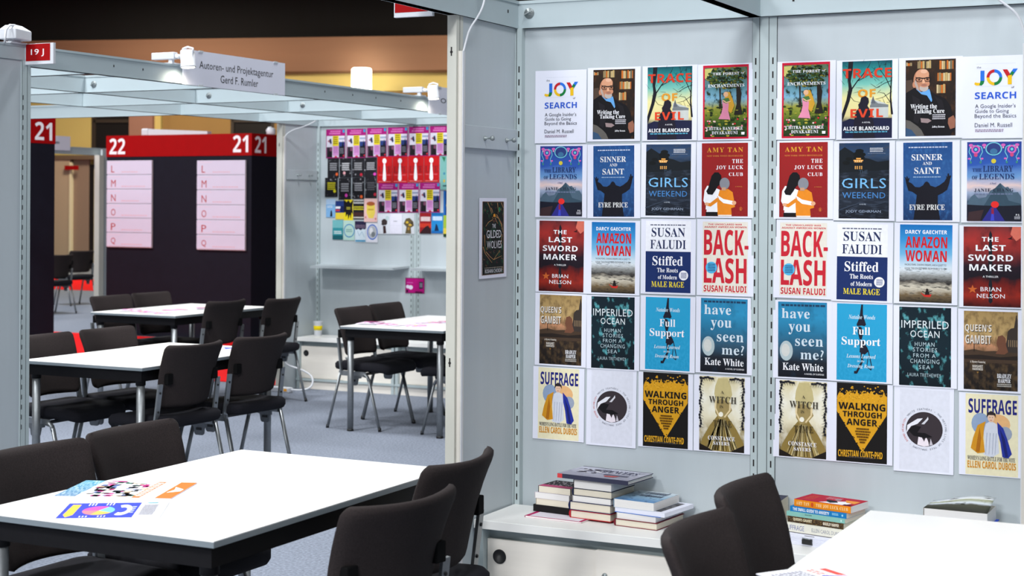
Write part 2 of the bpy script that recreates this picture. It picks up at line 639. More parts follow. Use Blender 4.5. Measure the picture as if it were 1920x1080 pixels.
def art_trace(c):
    c.full(artmat('dusk_sky', [(0.0, (20, 28, 60)), (0.22, (40, 50, 76)), (0.3, (228, 214, 150)), (0.52, (232, 224, 160)), (0.7, (120, 190, 176)), (0.86, (40, 140, 140)), (1.0, (14, 78, 92))], warp=0.10, nscale=4))
    D = (26, 26, 34)
    c.poly([(1198, 800), (1200, 770), (1240, 780), (1300, 800), (1318, 830), (1318, 900), (1198, 905)], (196, 200, 196))
    c.poly([(1196, 815), (1222, 776), (1250, 800), (1318, 810), (1318, 828), (1196, 828)], (120, 126, 130))
    c.poly([(1210, 770), (1217, 745), (1224, 770), (1234, 800), (1202, 800)], (96, 100, 110))
    c.poly([(1008, 930), (1060, 905), (1120, 915), (1200, 900), (1343, 905), (1343, 1045), (1008, 1045)], (28, 32, 62))
    c.poly([(1050, 498), (1082, 498), (1078, 560), (1066, 640), (1078, 700), (1060, 780), (1020, 900), (1008, 930), (1008, 870), (1038, 770), (1052, 690), (1044, 600)], D)
    rnd = random.Random(7)
    for (p, w) in (([(1070, 700), (1110, 640), (1150, 590), (1190, 530), (1200, 498)], 9), ([(1108, 640), (1170, 610), (1230, 560)], 5), ([(1066, 640), (1030, 600), (1010, 560)], 6),
                   ([(1343, 640), (1290, 660), (1240, 690), (1200, 660)], 5), ([(1340, 720), (1280, 760), (1230, 770)], 4), ([(1343, 880), (1332, 760), (1338, 600), (1330, 500)], 14),
                   ([(1335, 700), (1300, 620), (1260, 560), (1250, 500)], 6), ([(1335, 800), (1290, 730), (1250, 720)], 5), ([(1150, 590), (1210, 600), (1260, 640)], 3), ([(1060, 740), (1090, 780), (1130, 790)], 4)):
        c.line(p, w, D, 1.5)
    for i in range(34):
        x, y = rnd.choice([(rnd.uniform(1180, 1335), rnd.uniform(500, 800)), (rnd.uniform(1015, 1150), rnd.uniform(500, 720))])
        a = rnd.uniform(0, 6.28)
        l = rnd.uniform(18, 48)
        c.line([(x, y), (x + l * math.cos(a), y + l * math.sin(a))], 2.2, D, 0.8)
        c.k -= 1
    c.k += 1
    c.text('TRACE', 1013, 550, 1338, 618, (206, 60, 38), bold=0.035, space=1.05)
    c.text('OF', 1115, 698, 1234, 756, (222, 150, 44), bold=0.035)
    c.poly([(1138, 756), (1165, 746), (1186, 762), (1190, 790), (1180, 815), (1200, 850), (1222, 940), (1230, 1045), (1085, 1045), (1090, 930), (1100, 860), (1122, 830), (1118, 806), (1130, 790)], (30, 28, 42))
    c.text('EVIL', 1066, 838, 1284, 898, (222, 70, 40), bold=0.035, space=1.1)
    c.text('A NOVEL', 1144, 928, 1200, 938, WHT)
    c.text('ALICE BLANCHARD', 1018, 962, 1325, 990, WHT, bold=0.04, space=1.05)
    c.scribble(1032, 997, 1312, 1006, (90, 170, 200), 1, fill=0.9)


def art_forest(c):
    c.rect(1425, 484, 1768, 1040, (196, 22, 54))
    c.full(artmat('painted_forest', [(0.0, (30, 48, 20)), (0.2, (52, 84, 30)), (0.33, (120, 132, 44)), (0.42, (150, 150, 60)), (0.55, (120, 170, 196)), (0.7, (84, 130, 140)), (1.0, (90, 110, 80))], (24, 40, 18), 9, 0.52, 0.64, warp=0.12), 1438, 502, 1757, 1026)
    c.poly([(1438, 510), (1500, 506), (1470, 560), (1452, 590), (1438, 580)], (196, 190, 110))
    rnd = random.Random(11)
    for i in range(300):
        a = rnd.uniform(0, 6.28)
        r = math.sqrt(rnd.random())
        x, y = 1606 + 150 * r * math.cos(a), 580 + 84 * r * math.sin(a)
        x = max(1444, min(1750, x))
        y = max(508, y)
        c.ell(x, y, rnd.uniform(5, 14), rnd.uniform(4, 9), rnd.choice([(26, 40, 18), (40, 60, 24), (66, 84, 30), (18, 26, 14), (130, 122, 40), (52, 74, 26)]), 6, rnd.uniform(0, 50), 409)
        c.k -= 1 if i % 12 else 0
    c.poly([(1676, 640), (1700, 640), (1716, 700), (1708, 780), (1726, 860), (1660, 860), (1680, 780)], (36, 30, 26))
    c.poly([(1548, 660), (1560, 660), (1562, 740), (1566, 810), (1546, 815), (1552, 740)], (40, 32, 26))
    for i in range(70):
        x, y = rnd.uniform(1440, 1752), rnd.uniform(800, 1020)
        c.ell(x, y, rnd.uniform(6, 18), rnd.uniform(3, 8), rnd.choice([(40, 70, 26), (88, 112, 36), (150, 150, 50), (28, 44, 20), (180, 166, 60)]), 6)
        c.k -= 1 if i % 10 else 0
    for i in range(16):
        c.ell(rnd.uniform(1444, 1748), rnd.uniform(880, 1018), 7, 7, rnd.choice([(206, 40, 50), (228, 130, 150), (236, 200, 190)]), 7)
    # the lady in a pink dress and ochre veil
    c.poly([(1600, 686), (1630, 690), (1650, 740), (1664, 790), (1640, 850), (1618, 830), (1590, 740)], (206, 156, 50))
    c.ell(1600, 706, 18, 20, (226, 178, 140), 14)
    c.poly([(1572, 750), (1610, 740), (1622, 780), (1618, 830), (1634, 896), (1545, 890), (1566, 850), (1578, 800)], (222, 138, 166))
    c.poly([(1578, 738), (1620, 732), (1632, 760), (1605, 776), (1580, 764)], (74, 116, 60))
    c.line([(1580, 750), (1604, 768), (1636, 758)], 8, (226, 178, 140))
    c.text('THE FOREST', 1502, 540, 1700, 560, WHT, 'serif', space=1.1)
    c.text('of', 1712, 540, 1742, 556, WHT, 'serifit')
    c.text('ENCHANTMENTS', 1466, 628, 1738, 652, WHT, 'serif', space=1.1)
    c.text('CHITRA BANERJEE', 1456, 950, 1728, 976, WHT, 'serif', space=1.1)
    c.text('DIVAKARUNI', 1496, 982, 1690, 1006, WHT, 'serif', space=1.1)
    c.poly([(1716, 990), (1742, 990), (1740, 1010), (1718, 1010)], WHT)


def art_library(c):
    c.full(artmat('mountain_dusk', [(0.0, (20, 22, 44)), (0.17, (34, 34, 62)), (0.24, (58, 80, 100)), (0.36, (150, 164, 190)), (0.44, (222, 196, 192)), (0.56, (106, 150, 200)), (0.72, (44, 84, 168)), (1.0, (44, 62, 140))], warp=0.14, nscale=3, stretch=(1, 3, 1)))
    P, T, G = (206, 96, 176), (110, 190, 206), (60, 130, 120)
    for cx in (155, 345):
        c.ell(cx, 95, 24, 26, P, 14, 0, 360, rin=0.6)
        c.ell(cx, 95, 8, 9, T, 10)
        c.ell(cx, 128, 10, 12, (196, 70, 120), 10)
        for sgn in (-1, 1):
            c.line([(cx + sgn * 8, 70), (cx + sgn * 30, 80), (cx + sgn * 36, 110), (cx + sgn * 22, 140), (cx + sgn * 30, 165)], 6, T, 3)
            c.ell(cx + sgn * 34, 150, 8, 6, P, 8)
            c.ell(cx + sgn * 26, 172, 6, 8, G, 8)
    c.ell(250, 92, 44, 40, (44, 60, 120), 18)
    c.ell(250, 92, 44, 40, T, 18, 0, 360, rin=0.86)
    c.ell(250, 108, 20, 18, (60, 110, 150), 12)
    c.ell(250, 165, 13, 14, (206, 190, 60), 12)
    for x in (130, 200, 300, 372):
        c.ell(x, 70, 12, 9, P, 8)
        c.ell(x, 84, 5, 6, (220, 150, 190), 8)
    N = (30, 50, 100)
    c.text('THE', 138, 208, 188, 228, N, 'serif')
    c.text('LIBRARY', 194, 192, 352, 228, N, 'serif')
    c.text('OF', 136, 252, 166, 274, N, 'serif')
    c.text('LEGENDS', 174, 240, 358, 274, N, 'serif')
    c.text('A Novel', 230, 292, 264, 304, (60, 70, 120), 'serifit')
    c.poly([(112, 420), (130, 380), (150, 362), (172, 390), (210, 380), (235, 340), (255, 330), (285, 296), (312, 322), (326, 318), (350, 352), (378, 350), (395, 380), (395, 440), (112, 440)], (76, 98, 116))
    c.poly([(200, 430), (250, 340), (285, 296), (300, 330), (330, 400), (395, 420), (395, 440), (200, 440)], (54, 76, 92))
    c.text('JANIE CHANG', 148, 328, 354, 350, (30, 36, 56), 'serif', space=1.15)
    c.scribble(148, 358, 350, 365, (110, 120, 150), 1, fill=0.9)
    c.poly([(111, 425), (200, 430), (300, 432), (396, 428), (397, 523), (113, 523)], (24, 26, 40))
    c.poly([(238, 440), (262, 440), (312, 523), (190, 523)], (44, 44, 130))
    c.poly([(120, 470), (200, 455), (180, 523), (113, 523)], (58, 40, 44))
    c.ell(258, 424, 21, 20, (222, 44, 40), 16)
    c.poly([(240, 445), (252, 445), (254, 505), (240, 505)], (140, 30, 60))
    c.poly([(240, 480), (252, 480), (256, 520), (236, 520)], (60, 70, 190))
    c.text('P.S.', 368, 480, 388, 490, WHT, bold=0.03)
    c.scribble(360, 494, 390, 512, (190, 190, 200), 3)


def art_sinner(c):
    c.full(artmat('denim_blue', [(0, (24, 52, 96)), (0.5, (44, 88, 146)), (1, (30, 72, 130))], (54, 104, 160), 14, 0.5, 0.8))
    c.scribble(498, 74, 716, 82, (190, 200, 220), 1, fill=0.9)
    T = (226, 226, 226)
    c.text('SINNER', 515, 120, 690, 158, T, 'serif', bold=-0.012)
    c.text('AND', 578, 167, 630, 187, T, 'serif', bold=-0.012)
    c.text('SAINT', 530, 202, 676, 242, T, 'serif', bold=-0.012)
    c.scribble(524, 258, 684, 264, (150, 176, 206), 1, fill=0.9)
    S = (22, 22, 32)
    c.poly([(526, 524), (536, 440), (545, 372), (520, 352), (497, 345), (484, 300), (480, 276), (474, 258), (481, 262), (485, 272), (486, 256), (492, 256), (494, 272), (500, 264), (504, 270), (498, 290),
            (516, 300), (536, 322), (560, 324), (580, 312), (592, 292), (602, 288), (613, 296), (622, 314), (650, 324), (672, 312), (700, 290), (712, 268), (708, 252), (716, 262), (719, 240), (726, 240), (727, 256), (734, 250), (738, 258), (732, 276),
            (728, 300), (716, 340), (690, 360), (664, 374), (664, 430), (676, 524)], S)
    c.text('EYRE PRICE', 502, 430, 702, 464, T, 'serif', bold=-0.012)


def art_girls(c):
    c.full(artmat('night_lake', [(0, (22, 26, 34)), (0.3, (36, 44, 58)), (0.5, (26, 32, 40)), (0.72, (30, 38, 48)), (0.84, (48, 72, 104)), (1, (34, 58, 92))], (58, 68, 84), 5, 0.5, 0.7, stretch=(1, 5, 1), warp=0.08))
    c.poly([(826, 90), (860, 64), (900, 90), (960, 130), (1010, 140), (1060, 160), (1127, 150), (1127, 210), (826, 230)], (22, 28, 34))
    for (x, y, r) in ((950, 90, 26), (940, 110, 30), (962, 112, 26), (948, 132, 34), (885, 140, 20), (870, 165, 24)):
        c.ell(x, y, r, r * 0.55, (16, 20, 22), 9)
    for (x0, y0, x1, y1) in ((914, 146, 972, 154), (918, 156, 966, 162), (930, 134, 958, 142)):
        c.rect(x0, y0, x1, y1, (246, 170, 80))
    for x in (922, 934, 948, 960):
        c.rect(x, 185, x + 7, 206, (206, 150, 80))
        c.rect(x + 1, 148, x + 4, 160, (255, 236, 190))
    c.scribble(1012, 70, 1092, 100, (200, 204, 214), 3)
    c.scribble(1000, 104, 1110, 110, (120, 130, 150), 1)
    c.text('THE', 948, 212, 1000, 234, (64, 80, 100), bold=0.01)
    g = artmat('blue_foil', [(0, (90, 160, 226)), (1, (150, 196, 236))])
    c.text('GIRLS', 845, 264, 1110, 328, (120, 184, 232), bold=0.015, space=1.05)
    c.text('WEEKEND', 848, 354, 1106, 392, (72, 132, 196), bold=0.015, space=1.05)
    c.line([(826, 470), (900, 440), (960, 420), (1040, 436), (1127, 410)], 8, (52, 62, 78), 3)
    c.line([(870, 500), (940, 470), (1030, 480), (1127, 460)], 6, (46, 54, 70), 3)
    c.text('A NOVEL', 952, 426, 992, 434, (190, 200, 214))
    c.text('JODY GEHRMAN', 868, 467, 1080, 489, (150, 164, 186), bold=0.005)


def art_joyluck(c):
    c.full(artmat('brick_red_print', [(0, (138, 28, 30)), (1, (158, 32, 34))], (146, 34, 32), 30))
    Y = (222, 160, 50)
    c.text('AMY TAN', 1238, 60, 1480, 92, Y, 'serif', bold=-0.01, space=1.25)
    c.text('NEW YORK TIMES BESTSELLER', 1236, 112, 1480, 122, (206, 130, 60), 'serif')
    c.text('THE', 1408, 140, 1480, 166, WHT, 'serif', space=1.2)
    c.text('JOY LUCK', 1300, 182, 1482, 210, WHT, 'serif', space=1.2)
    c.text('CLUB', 1386, 230, 1480, 253, WHT, 'serif', space=1.2)
    c.poly([(1236, 490), (1240, 380), (1290, 360), (1312, 400), (1310, 523), (1230, 523)], WHT)
    c.rect(1230, 496, 1311, 524, (24, 20, 22))
    c.poly([(1214, 420), (1222, 350), (1240, 318), (1280, 326), (1330, 348), (1340, 390), (1350, 408), (1422, 424), (1418, 446), (1350, 436), (1326, 412), (1310, 388), (1308, 460), (1230, 480), (1232, 450)], WHT)
    c.poly([(1325, 348), (1380, 340), (1412, 362), (1424, 430), (1428, 462), (1402, 470), (1406, 516), (1312, 516), (1308, 440), (1312, 396)], (228, 136, 34))
    c.rect(1314, 515, 1405, 524, (236, 226, 214))
    c.poly([(1308, 380), (1350, 408), (1425, 424), (1420, 448), (1350, 436), (1322, 412)], WHT)
    c.poly([(1228, 432), (1260, 436), (1310, 398), (1312, 426), (1264, 460), (1230, 452)], (228, 136, 34))
    c.ell(1238, 443, 14, 11, (226, 168, 130), 12)
    c.ell(1422, 434, 15, 14, (226, 168, 130), 12)
    c.poly([(1270, 250), (1290, 228), (1316, 228), (1334, 248), (1338, 280), (1326, 310), (1310, 324), (1296, 350), (1276, 380), (1244, 376), (1234, 356), (1248, 330), (1258, 290)], (20, 18, 22))
    c.ell(1358, 304, 34, 40, (132, 134, 142), 22)
    c.rect(1338, 330, 1366, 350, (196, 150, 120))
    c.text('A NOVEL', 1428, 322, 1478, 328, (206, 130, 60), 'serif')
    c.ell(1467, 474, 10, 13, (206, 110, 50), 14, 0, 360, rin=0.8)
    c.ell(1467, 475, 4, 9, (206, 110, 50), 10)


def art_sword(c):
    c.full(artmat('burning_sky', [(0, (60, 14, 14)), (0.14, (150, 40, 28)), (0.28, (110, 26, 22)), (0.36, (24, 18, 28)), (0.5, (34, 22, 34)), (0.64, (120, 40, 40)), (0.82, (168, 48, 44)), (1, (110, 44, 46))], (40, 20, 26), 4, 0.5, 0.8, warp=0.2))
    c.poly([(360, 556), (404, 556), (404, 620), (380, 640), (350, 600)], (214, 110, 92))
    c.poly([(245, 578), (254, 600), (256, 820), (250, 860), (256, 900), (254, 950), (258, 1000), (246, 1014), (236, 1000), (240, 950), (236, 900), (242, 860), (234, 820), (238, 600)], (24, 26, 34))
    c.rect(216, 840, 276, 852, (24, 26, 34))
    c.poly([(334, 626), (350, 620), (362, 608), (356, 624), (364, 630), (348, 630)], (40, 14, 18))
    for t, x0, y0, x1, y1 in (('THE', 200, 617, 288, 644), ('LAST', 168, 664, 326, 700), ('SWORD', 128, 722, 364, 760), ('MAKER', 134, 780, 358, 818)):
        c.text(t, x0, y0, x1, y1, WHT, bold=0.025, space=1.05)
    c.text('A THRILLER', 206, 847, 288, 858, WHT, bold=0.02)
    c.text('BRIAN', 194, 915, 302, 940, WHT, bold=0.015, space=1.05)
    c.text('NELSON', 175, 955, 322, 980, WHT, bold=0.015, space=1.05)
    st = []
    for k in range(10):
        r = 27 if k % 2 == 0 else 11
        a = math.radians(-90 + 36 * k)
        st.append((152 + r * math.cos(a), 930 + r * math.sin(a)))
    c.poly(st, (196, 96, 44))
    c.ell(209, 985, 6, 6, (160, 60, 34), 8)


def art_amazon(c):
    c.full(artmat('river_sky', [(0, (226, 230, 232)), (0.45, (206, 220, 230)), (0.62, (110, 176, 216)), (0.8, (56, 144, 206)), (1, (20, 108, 180))], warp=0.05, nscale=3))
    c.full(artmat('white_water', [(0, (40, 36, 30)), (0.2, (112, 94, 68)), (0.42, (206, 198, 180)), (0.6, (60, 56, 54)), (0.78, (150, 152, 150)), (0.92, (214, 222, 228)), (1, (206, 220, 230))], (24, 24, 26), 5, 0.54, 0.7, stretch=(1.2, 2.5, 1), warp=0.35, detail=8), 456, 830, 752, 1043)
    c.text('DARCY GAECHTER', 487, 597, 722, 621, WHT, bold=0.035, space=1.05)
    R = (206, 30, 38)
    c.text('AMAZON', 488, 638, 724, 708, R, bold=0.05)
    c.text('WOMAN', 488, 722, 722, 792, R, bold=0.05)
    c.text('FACING FEARS, CHASING DREAMS, AND A QUEST TO', 486, 806, 720, 820, (40, 40, 46), bold=0.02)
    c.text('KAYAK THE LONGEST RIVER FROM SOURCE TO SEA', 486, 828, 720, 842, (40, 40, 46), bold=0.02)
    c.poly([(575, 982), (600, 996), (640, 992), (632, 1010), (598, 1008)], (196, 44, 36))
    c.poly([(602, 996), (606, 972), (616, 966), (624, 976), (628, 996)], (30, 24, 24))
    c.ell(614, 965, 7, 8, (40, 30, 28), 10)
    c.line([(586, 974), (612, 986), (644, 968)], 4, (30, 26, 26))


def art_stiffed(c):
    c.rect(823, 555, 1127, 763, (236, 237, 244))
    c.rect(823, 763, 1127, 1040, (26, 46, 100))
    c.scribble(854, 580, 1098, 588, (80, 84, 110), 1, fill=0.9)
    N = (36, 46, 86)
    c.text('SUSAN', 862, 602, 1088, 664, N, 'serif', bold=-0.016)
    c.text('FALUDI', 854, 684, 1094, 746, N, 'serif', bold=-0.016)
    c.text('Stiffed', 870, 794, 1074, 858, WHT, 'serif')
    c.text('The Roots', 902, 874, 1042, 904, WHT, 'serif')
    c.text('of Modern', 908, 922, 1036, 950, WHT, 'serif')
    c.text('MALE RAGE', 864, 965, 1084, 1004, (238, 216, 50), 'serif')
    c.ell(1080, 922, 31, 33, WHT, 24)
    c.scribble(1062, 904, 1100, 944, (40, 60, 120), 5)


def art_backlash(c):
    c.rect(1207, 560, 1513, 1045, (226, 220, 208))
    R = (198, 36, 52)
    c.text('THE UNDECLARED WAR', 1244, 572, 1474, 584, R, bold=0.04)
    c.text('AGAINST AMERICAN WOMEN', 1218, 590, 1504, 602, R, bold=0.04)
    c.text('BACK-', 1216, 614, 1518, 788, R, bold=0.05)
    c.text('LASH', 1216, 806, 1506, 978, R, bold=0.05)
    c.text('SUSAN FALUDI', 1216, 992, 1506, 1036, R, bold=0.045)
    c.ell(1268, 872, 39, 40, (78, 176, 222), 26)
    c.scribble(1244, 846, 1294, 900, (30, 60, 110), 5)


def art_queen(c):
    c.full(artmat('sepia_city', [(0, (26, 22, 20)), (0.3, (40, 32, 28)), (0.42, (60, 46, 36)), (0.48, (150, 112, 84)), (0.56, (196, 140, 104)), (0.7, (186, 156, 104)), (1, (160, 132, 84))], (92, 72, 48), 9, 0.45, 0.75, warp=0.1))
    D = (40, 32, 28)
    c.poly([(300, 240), (310, 170), (316, 120), (330, 104), (346, 100), (352, 60), (356, 30), (360, 30), (364, 60), (364, 240)], (58, 50, 46))
    for i in range(5):
        c.rect(318 + i * 10, 168, 322 + i * 10, 206, (140, 116, 88))
    c.poly([(98, 236), (150, 226), (200, 236), (250, 232), (364, 240), (364, 300), (98, 300)], (70, 54, 42))
    c.poly([(98, 262), (180, 256), (280, 266), (364, 256), (364, 280), (98, 282)], D)
    c.poly([(260, 190), (268, 150), (290, 142), (306, 160), (308, 200), (318, 236), (300, 250), (256, 248), (270, 220)], (112, 72, 54))
    c.line([(150, 240), (150, 190)], 4, D)
    T = (222, 214, 204)
    c.text('QUEEN\u2019S', 106, 90, 238, 138, (24, 20, 20), bold=0.055)
    c.text('QUEEN\u2019S', 104, 87, 236, 135, T, bold=0.03)
    c.text('GAMBIT', 108, 150, 236, 198, (24, 20, 20), bold=0.055)
    c.text('GAMBIT', 106, 147, 234, 195, T, bold=0.03)
    c.text('A Mystery Featuring', 130, 290, 206, 306, T, 'serif')
    c.text('MARGARET', 142, 314, 194, 328, T, bold=0.03)
    c.text('HARKNESS', 142, 330, 194, 344, T, bold=0.03)
    c.poly([(162, 352), (174, 352), (168, 362)], (150, 110, 50))
    c.text('BRADLEY', 264, 358, 334, 382, WHT, 'serif')
    c.text('HARPER', 268, 386, 330, 408, WHT, 'serif')
    c.scribble(264, 414, 334, 434, (180, 176, 170), 2)


def art_imperiled(c):
    c.full(artmat('dark_ocean', [(0, (10, 22, 30)), (0.5, (16, 36, 46)), (1, (14, 32, 42))], (96, 178, 186), 6.5, 0.55, 0.70, detail=12))
    T = (216, 224, 228)
    c.text('IMPERILED', 438, 100, 688, 144, T, bold=0.012, space=1.06)
    c.text('OCEAN', 486, 157, 640, 197, T, bold=0.012, space=1.1)
    for t, x0, y0, x1, y1 in (('HUMAN', 510, 224, 614, 248), ('STORIES', 500, 256, 628, 280), ('FROM A', 502, 290, 620, 313), ('CHANGING', 486, 322, 640, 347), ('SEA', 532, 357, 592, 380)):
        c.text(t, x0, y0, x1, y1, (176, 196, 204), bold=-0.004, space=1.2)
    c.text('LAURA TRETHEWEY', 472, 404, 648, 424, (170, 190, 198), space=1.15)


def art_full(c):
    c.full(artmat('sky_blue_print', [(0, (34, 150, 196)), (1, (40, 160, 206))], (44, 158, 204), 20))
    D = (28, 28, 44)
    c.poly([(908, 30), (918, 30), (918, 90), (936, 150), (928, 160), (912, 156), (886, 160), (882, 150), (898, 110)], D)
    c.poly([(890, 160), (910, 166), (922, 200), (912, 240), (900, 240), (890, 200)], D)
    c.poly([(900, 250), (920, 244), (946, 290), (950, 310), (930, 330), (900, 316), (902, 290)], D)
    c.line([(912, 320), (916, 370), (884, 440)], 12, D, 12)
    c.line([(930, 320), (948, 300), (968, 390), (966, 420), (942, 400), (950, 340)], 6, D, 4)
    c.rect(870, 430, 888, 446, D)
    c.text('Natalee Woods', 836, 92, 988, 118, (206, 226, 236), 'serifit', bold=-0.01)
    c.text('Full', 860, 165, 960, 212, WHT, 'serif')
    c.text('Support', 798, 226, 1018, 288, WHT, 'serif')
    c.text('Lessons Learned', 826, 328, 992, 352, (206, 226, 236), 'serifit', bold=-0.01)
    c.text('in the', 888, 362, 930, 376, (206, 226, 236), 'serifit', bold=-0.01)
    c.text('Dressing Room', 832, 388, 984, 416, (206, 226, 236), 'serifit', bold=-0.01)


def art_have(c):
    c.full(artmat('wet_window', [(0, (18, 20, 28)), (0.2, (30, 36, 46)), (0.36, (50, 82, 104)), (0.6, (40, 116, 154)), (0.8, (44, 140, 184)), (1, (40, 128, 172))], (22, 58, 84), 5, 0.52, 0.8, amount=0.6, warp=0.1))
    c.ell(1170, 340, 40, 62, (176, 192, 196), 24)
    c.ell(1166, 336, 26, 40, (206, 208, 204), 18)
    c.scribble(1140, 50, 1404, 64, (30, 60, 90), 1, fill=0.9)
    T = (206, 220, 230)
    c.text('have', 1142, 76, 1312, 138, T, 'serif', bold=-0.018, space=1.05)
    c.text('you', 1184, 172, 1316, 238, T, 'serif', bold=-0.018, space=1.05)
    c.text('seen', 1224, 262, 1392, 308, T, 'serif', bold=-0.018, space=1.05)
    c.text('me?', 1256, 328, 1396, 390, T, 'serif', bold=-0.018, space=1.05)
    c.text('Kate White', 1148, 414, 1394, 460, WHT, 'serif')
    c.text('A NOVEL OF SUSPENSE', 1280, 474, 1398, 484, WHT, bold=0.02)


def art_suffrage(c):
    c.rect(90, 475, 348, 928, (232, 224, 190))
    c.ell(250, 640, 60, 56, (226, 176, 122), 18)
    c.ell(165, 640, 46, 60, (140, 160, 190), 16)
    c.ell(285, 690, 34, 40, (150, 160, 180), 14)
    c.text('SUFFRAGE', 104, 502, 342, 584, (34, 38, 120), bold=0.045)
    c.poly([(190, 640), (215, 622), (245, 640), (250, 690), (256, 800), (222, 826), (180, 815), (186, 740), (180, 690)], (206, 210, 222))
    for x in (196, 212, 228, 242):
        c.line([(x, 690), (x - 6, 810)], 3, (150, 158, 180), 2)
    c.poly([(190, 626), (182, 660), (178, 720), (186, 800), (150, 808), (116, 780), (128, 720), (150, 650)], (204, 142, 34))
    c.poly([(160, 660), (168, 720), (160, 800), (140, 800), (150, 720)], (170, 104, 22))
    c.poly([(246, 626), (276, 660), (296, 720), (318, 800), (300, 826), (272, 820), (262, 740), (250, 690)], (38, 52, 150))
    c.poly([(258, 660), (284, 720), (300, 816), (286, 820), (270, 730)], (26, 34, 104))
    c.ell(216, 606, 17, 24, (226, 190, 164), 16)
    c.poly([(194, 606), (196, 580), (216, 566), (238, 580), (240, 606), (232, 590), (204, 590)], (44, 36, 40))
    c.line([(208, 603), (213, 603)], 3, (40, 30, 30))
    c.line([(220, 603), (225, 603)], 3, (40, 30, 30))
    c.line([(211, 619), (221, 619)], 3, (170, 80, 76))
    c.text('WOMEN\u2019S LONG BATTLE FOR THE VOTE', 100, 822, 334, 846, (40, 40, 60), 'serif')
    c.text('ELLEN CAROL DUBOIS', 100, 850, 338, 890, (206, 140, 34), bold=0.045)


def art_white(c):
    c.rect(425, 492, 688, 958, (216, 218, 230))
    c.ell(556, 719, 97, 100, artmat('feather_photo', [(0, (70, 60, 66)), (0.5, (44, 42, 48)), (1, (120, 120, 130))], (26, 24, 28), 4, 0.42, 0.6), 40)
    c.poly([(466, 700), (520, 660), (548, 656), (520, 690), (486, 705), (462, 745)], (226, 226, 234))
    c.poly([(540, 690), (566, 660), (575, 645), (578, 660), (556, 690)], (206, 206, 214))
    c.poly([(520, 810), (526, 760), (538, 756), (556, 790), (566, 760), (578, 790), (582, 812), (556, 818)], (232, 222, 230))
    c.poly([(584, 810), (590, 770), (600, 800), (602, 806)], (196, 190, 200))
    c.poly([(470, 730), (500, 700), (540, 705), (520, 740), (560, 740), (600, 760), (560, 770), (500, 760)], (20, 18, 22))
    c.ringtext('\u2022 WHITE FEATHERS \u2022 THE NESTING LIVES OF TREE SWALLOWS \u2022 ', 556, 719, 112, 11, -62, 228, (90, 96, 112), 0.97)
    c.ringtext('BERND HEINRICH', 556, 719, 112, 11, 230, 298, (206, 110, 110), 0.97)


def art_walking(c):
    c.rect(755, 505, 1040, 978, (22, 20, 20))
    Y = artmat('golden_grit', [(0, (206, 148, 26)), (1, (222, 164, 38))], (150, 100, 20), 60, 0.5, 0.75)
    rnd = random.Random(3)
    for i in range(130):
        x, y = rnd.uniform(760, 1036), rnd.triangular(512, 610, 600)
        r = rnd.uniform(2, 7)
        c.ell(x, y, r, r * 0.8, (214, 156, 32), 6, rnd.uniform(0, 60), 420)
        c.k -= 1
    c.k += 1
    top = [(758, 590)]
    for i in range(1, 28):
        top.append((758 + i * 10.1, 565 + rnd.uniform(-22, 18)))
    top += [(1039, 575), (1036, 690), (905, 912), (896, 905), (757, 680)]
    c.poly(top, (214, 156, 32))
    for i in range(60):
        t = rnd.random()
        x = 760 + 276 * t
        c.ell(x, rnd.uniform(560, 640), 3, 2.5, rnd.choice([(160, 108, 20), (236, 186, 70)]), 5)
        c.k -= 1
    c.k += 1
    for i in range(26):
        t = rnd.random()
        sx = 1 if i % 2 else -1
        x = 900 + sx * (138 * (1 - t)) + rnd.uniform(-4, 4)
        y = 680 + 228 * t
        c.ell(x, y, 4, 4, (214, 156, 32) if i % 3 else (22, 20, 20), 5)
    c.text('WALKING', 766, 622, 1030, 664, BLK, bold=0.05)
    c.text('THROUGH', 790, 674, 1010, 708, BLK, bold=0.05)
    c.text('ANGER', 812, 718, 986, 757, BLK, bold=0.05)
    for i, (x0, x1) in enumerate(((868, 942), (862, 948), (866, 944), (872, 936), (884, 926), (888, 918))):
        c.scribble(x0, 772 + i * 16, x1, 784 + i * 16, (90, 58, 14), 1, fill=0.8)
    c.text('CHRISTIAN CONTE\u2022PHD', 766, 908, 1016, 950, (220, 164, 40), bold=0.045)
    c.scribble(816, 944, 968, 954, (70, 64, 60), 1, fill=0.9)


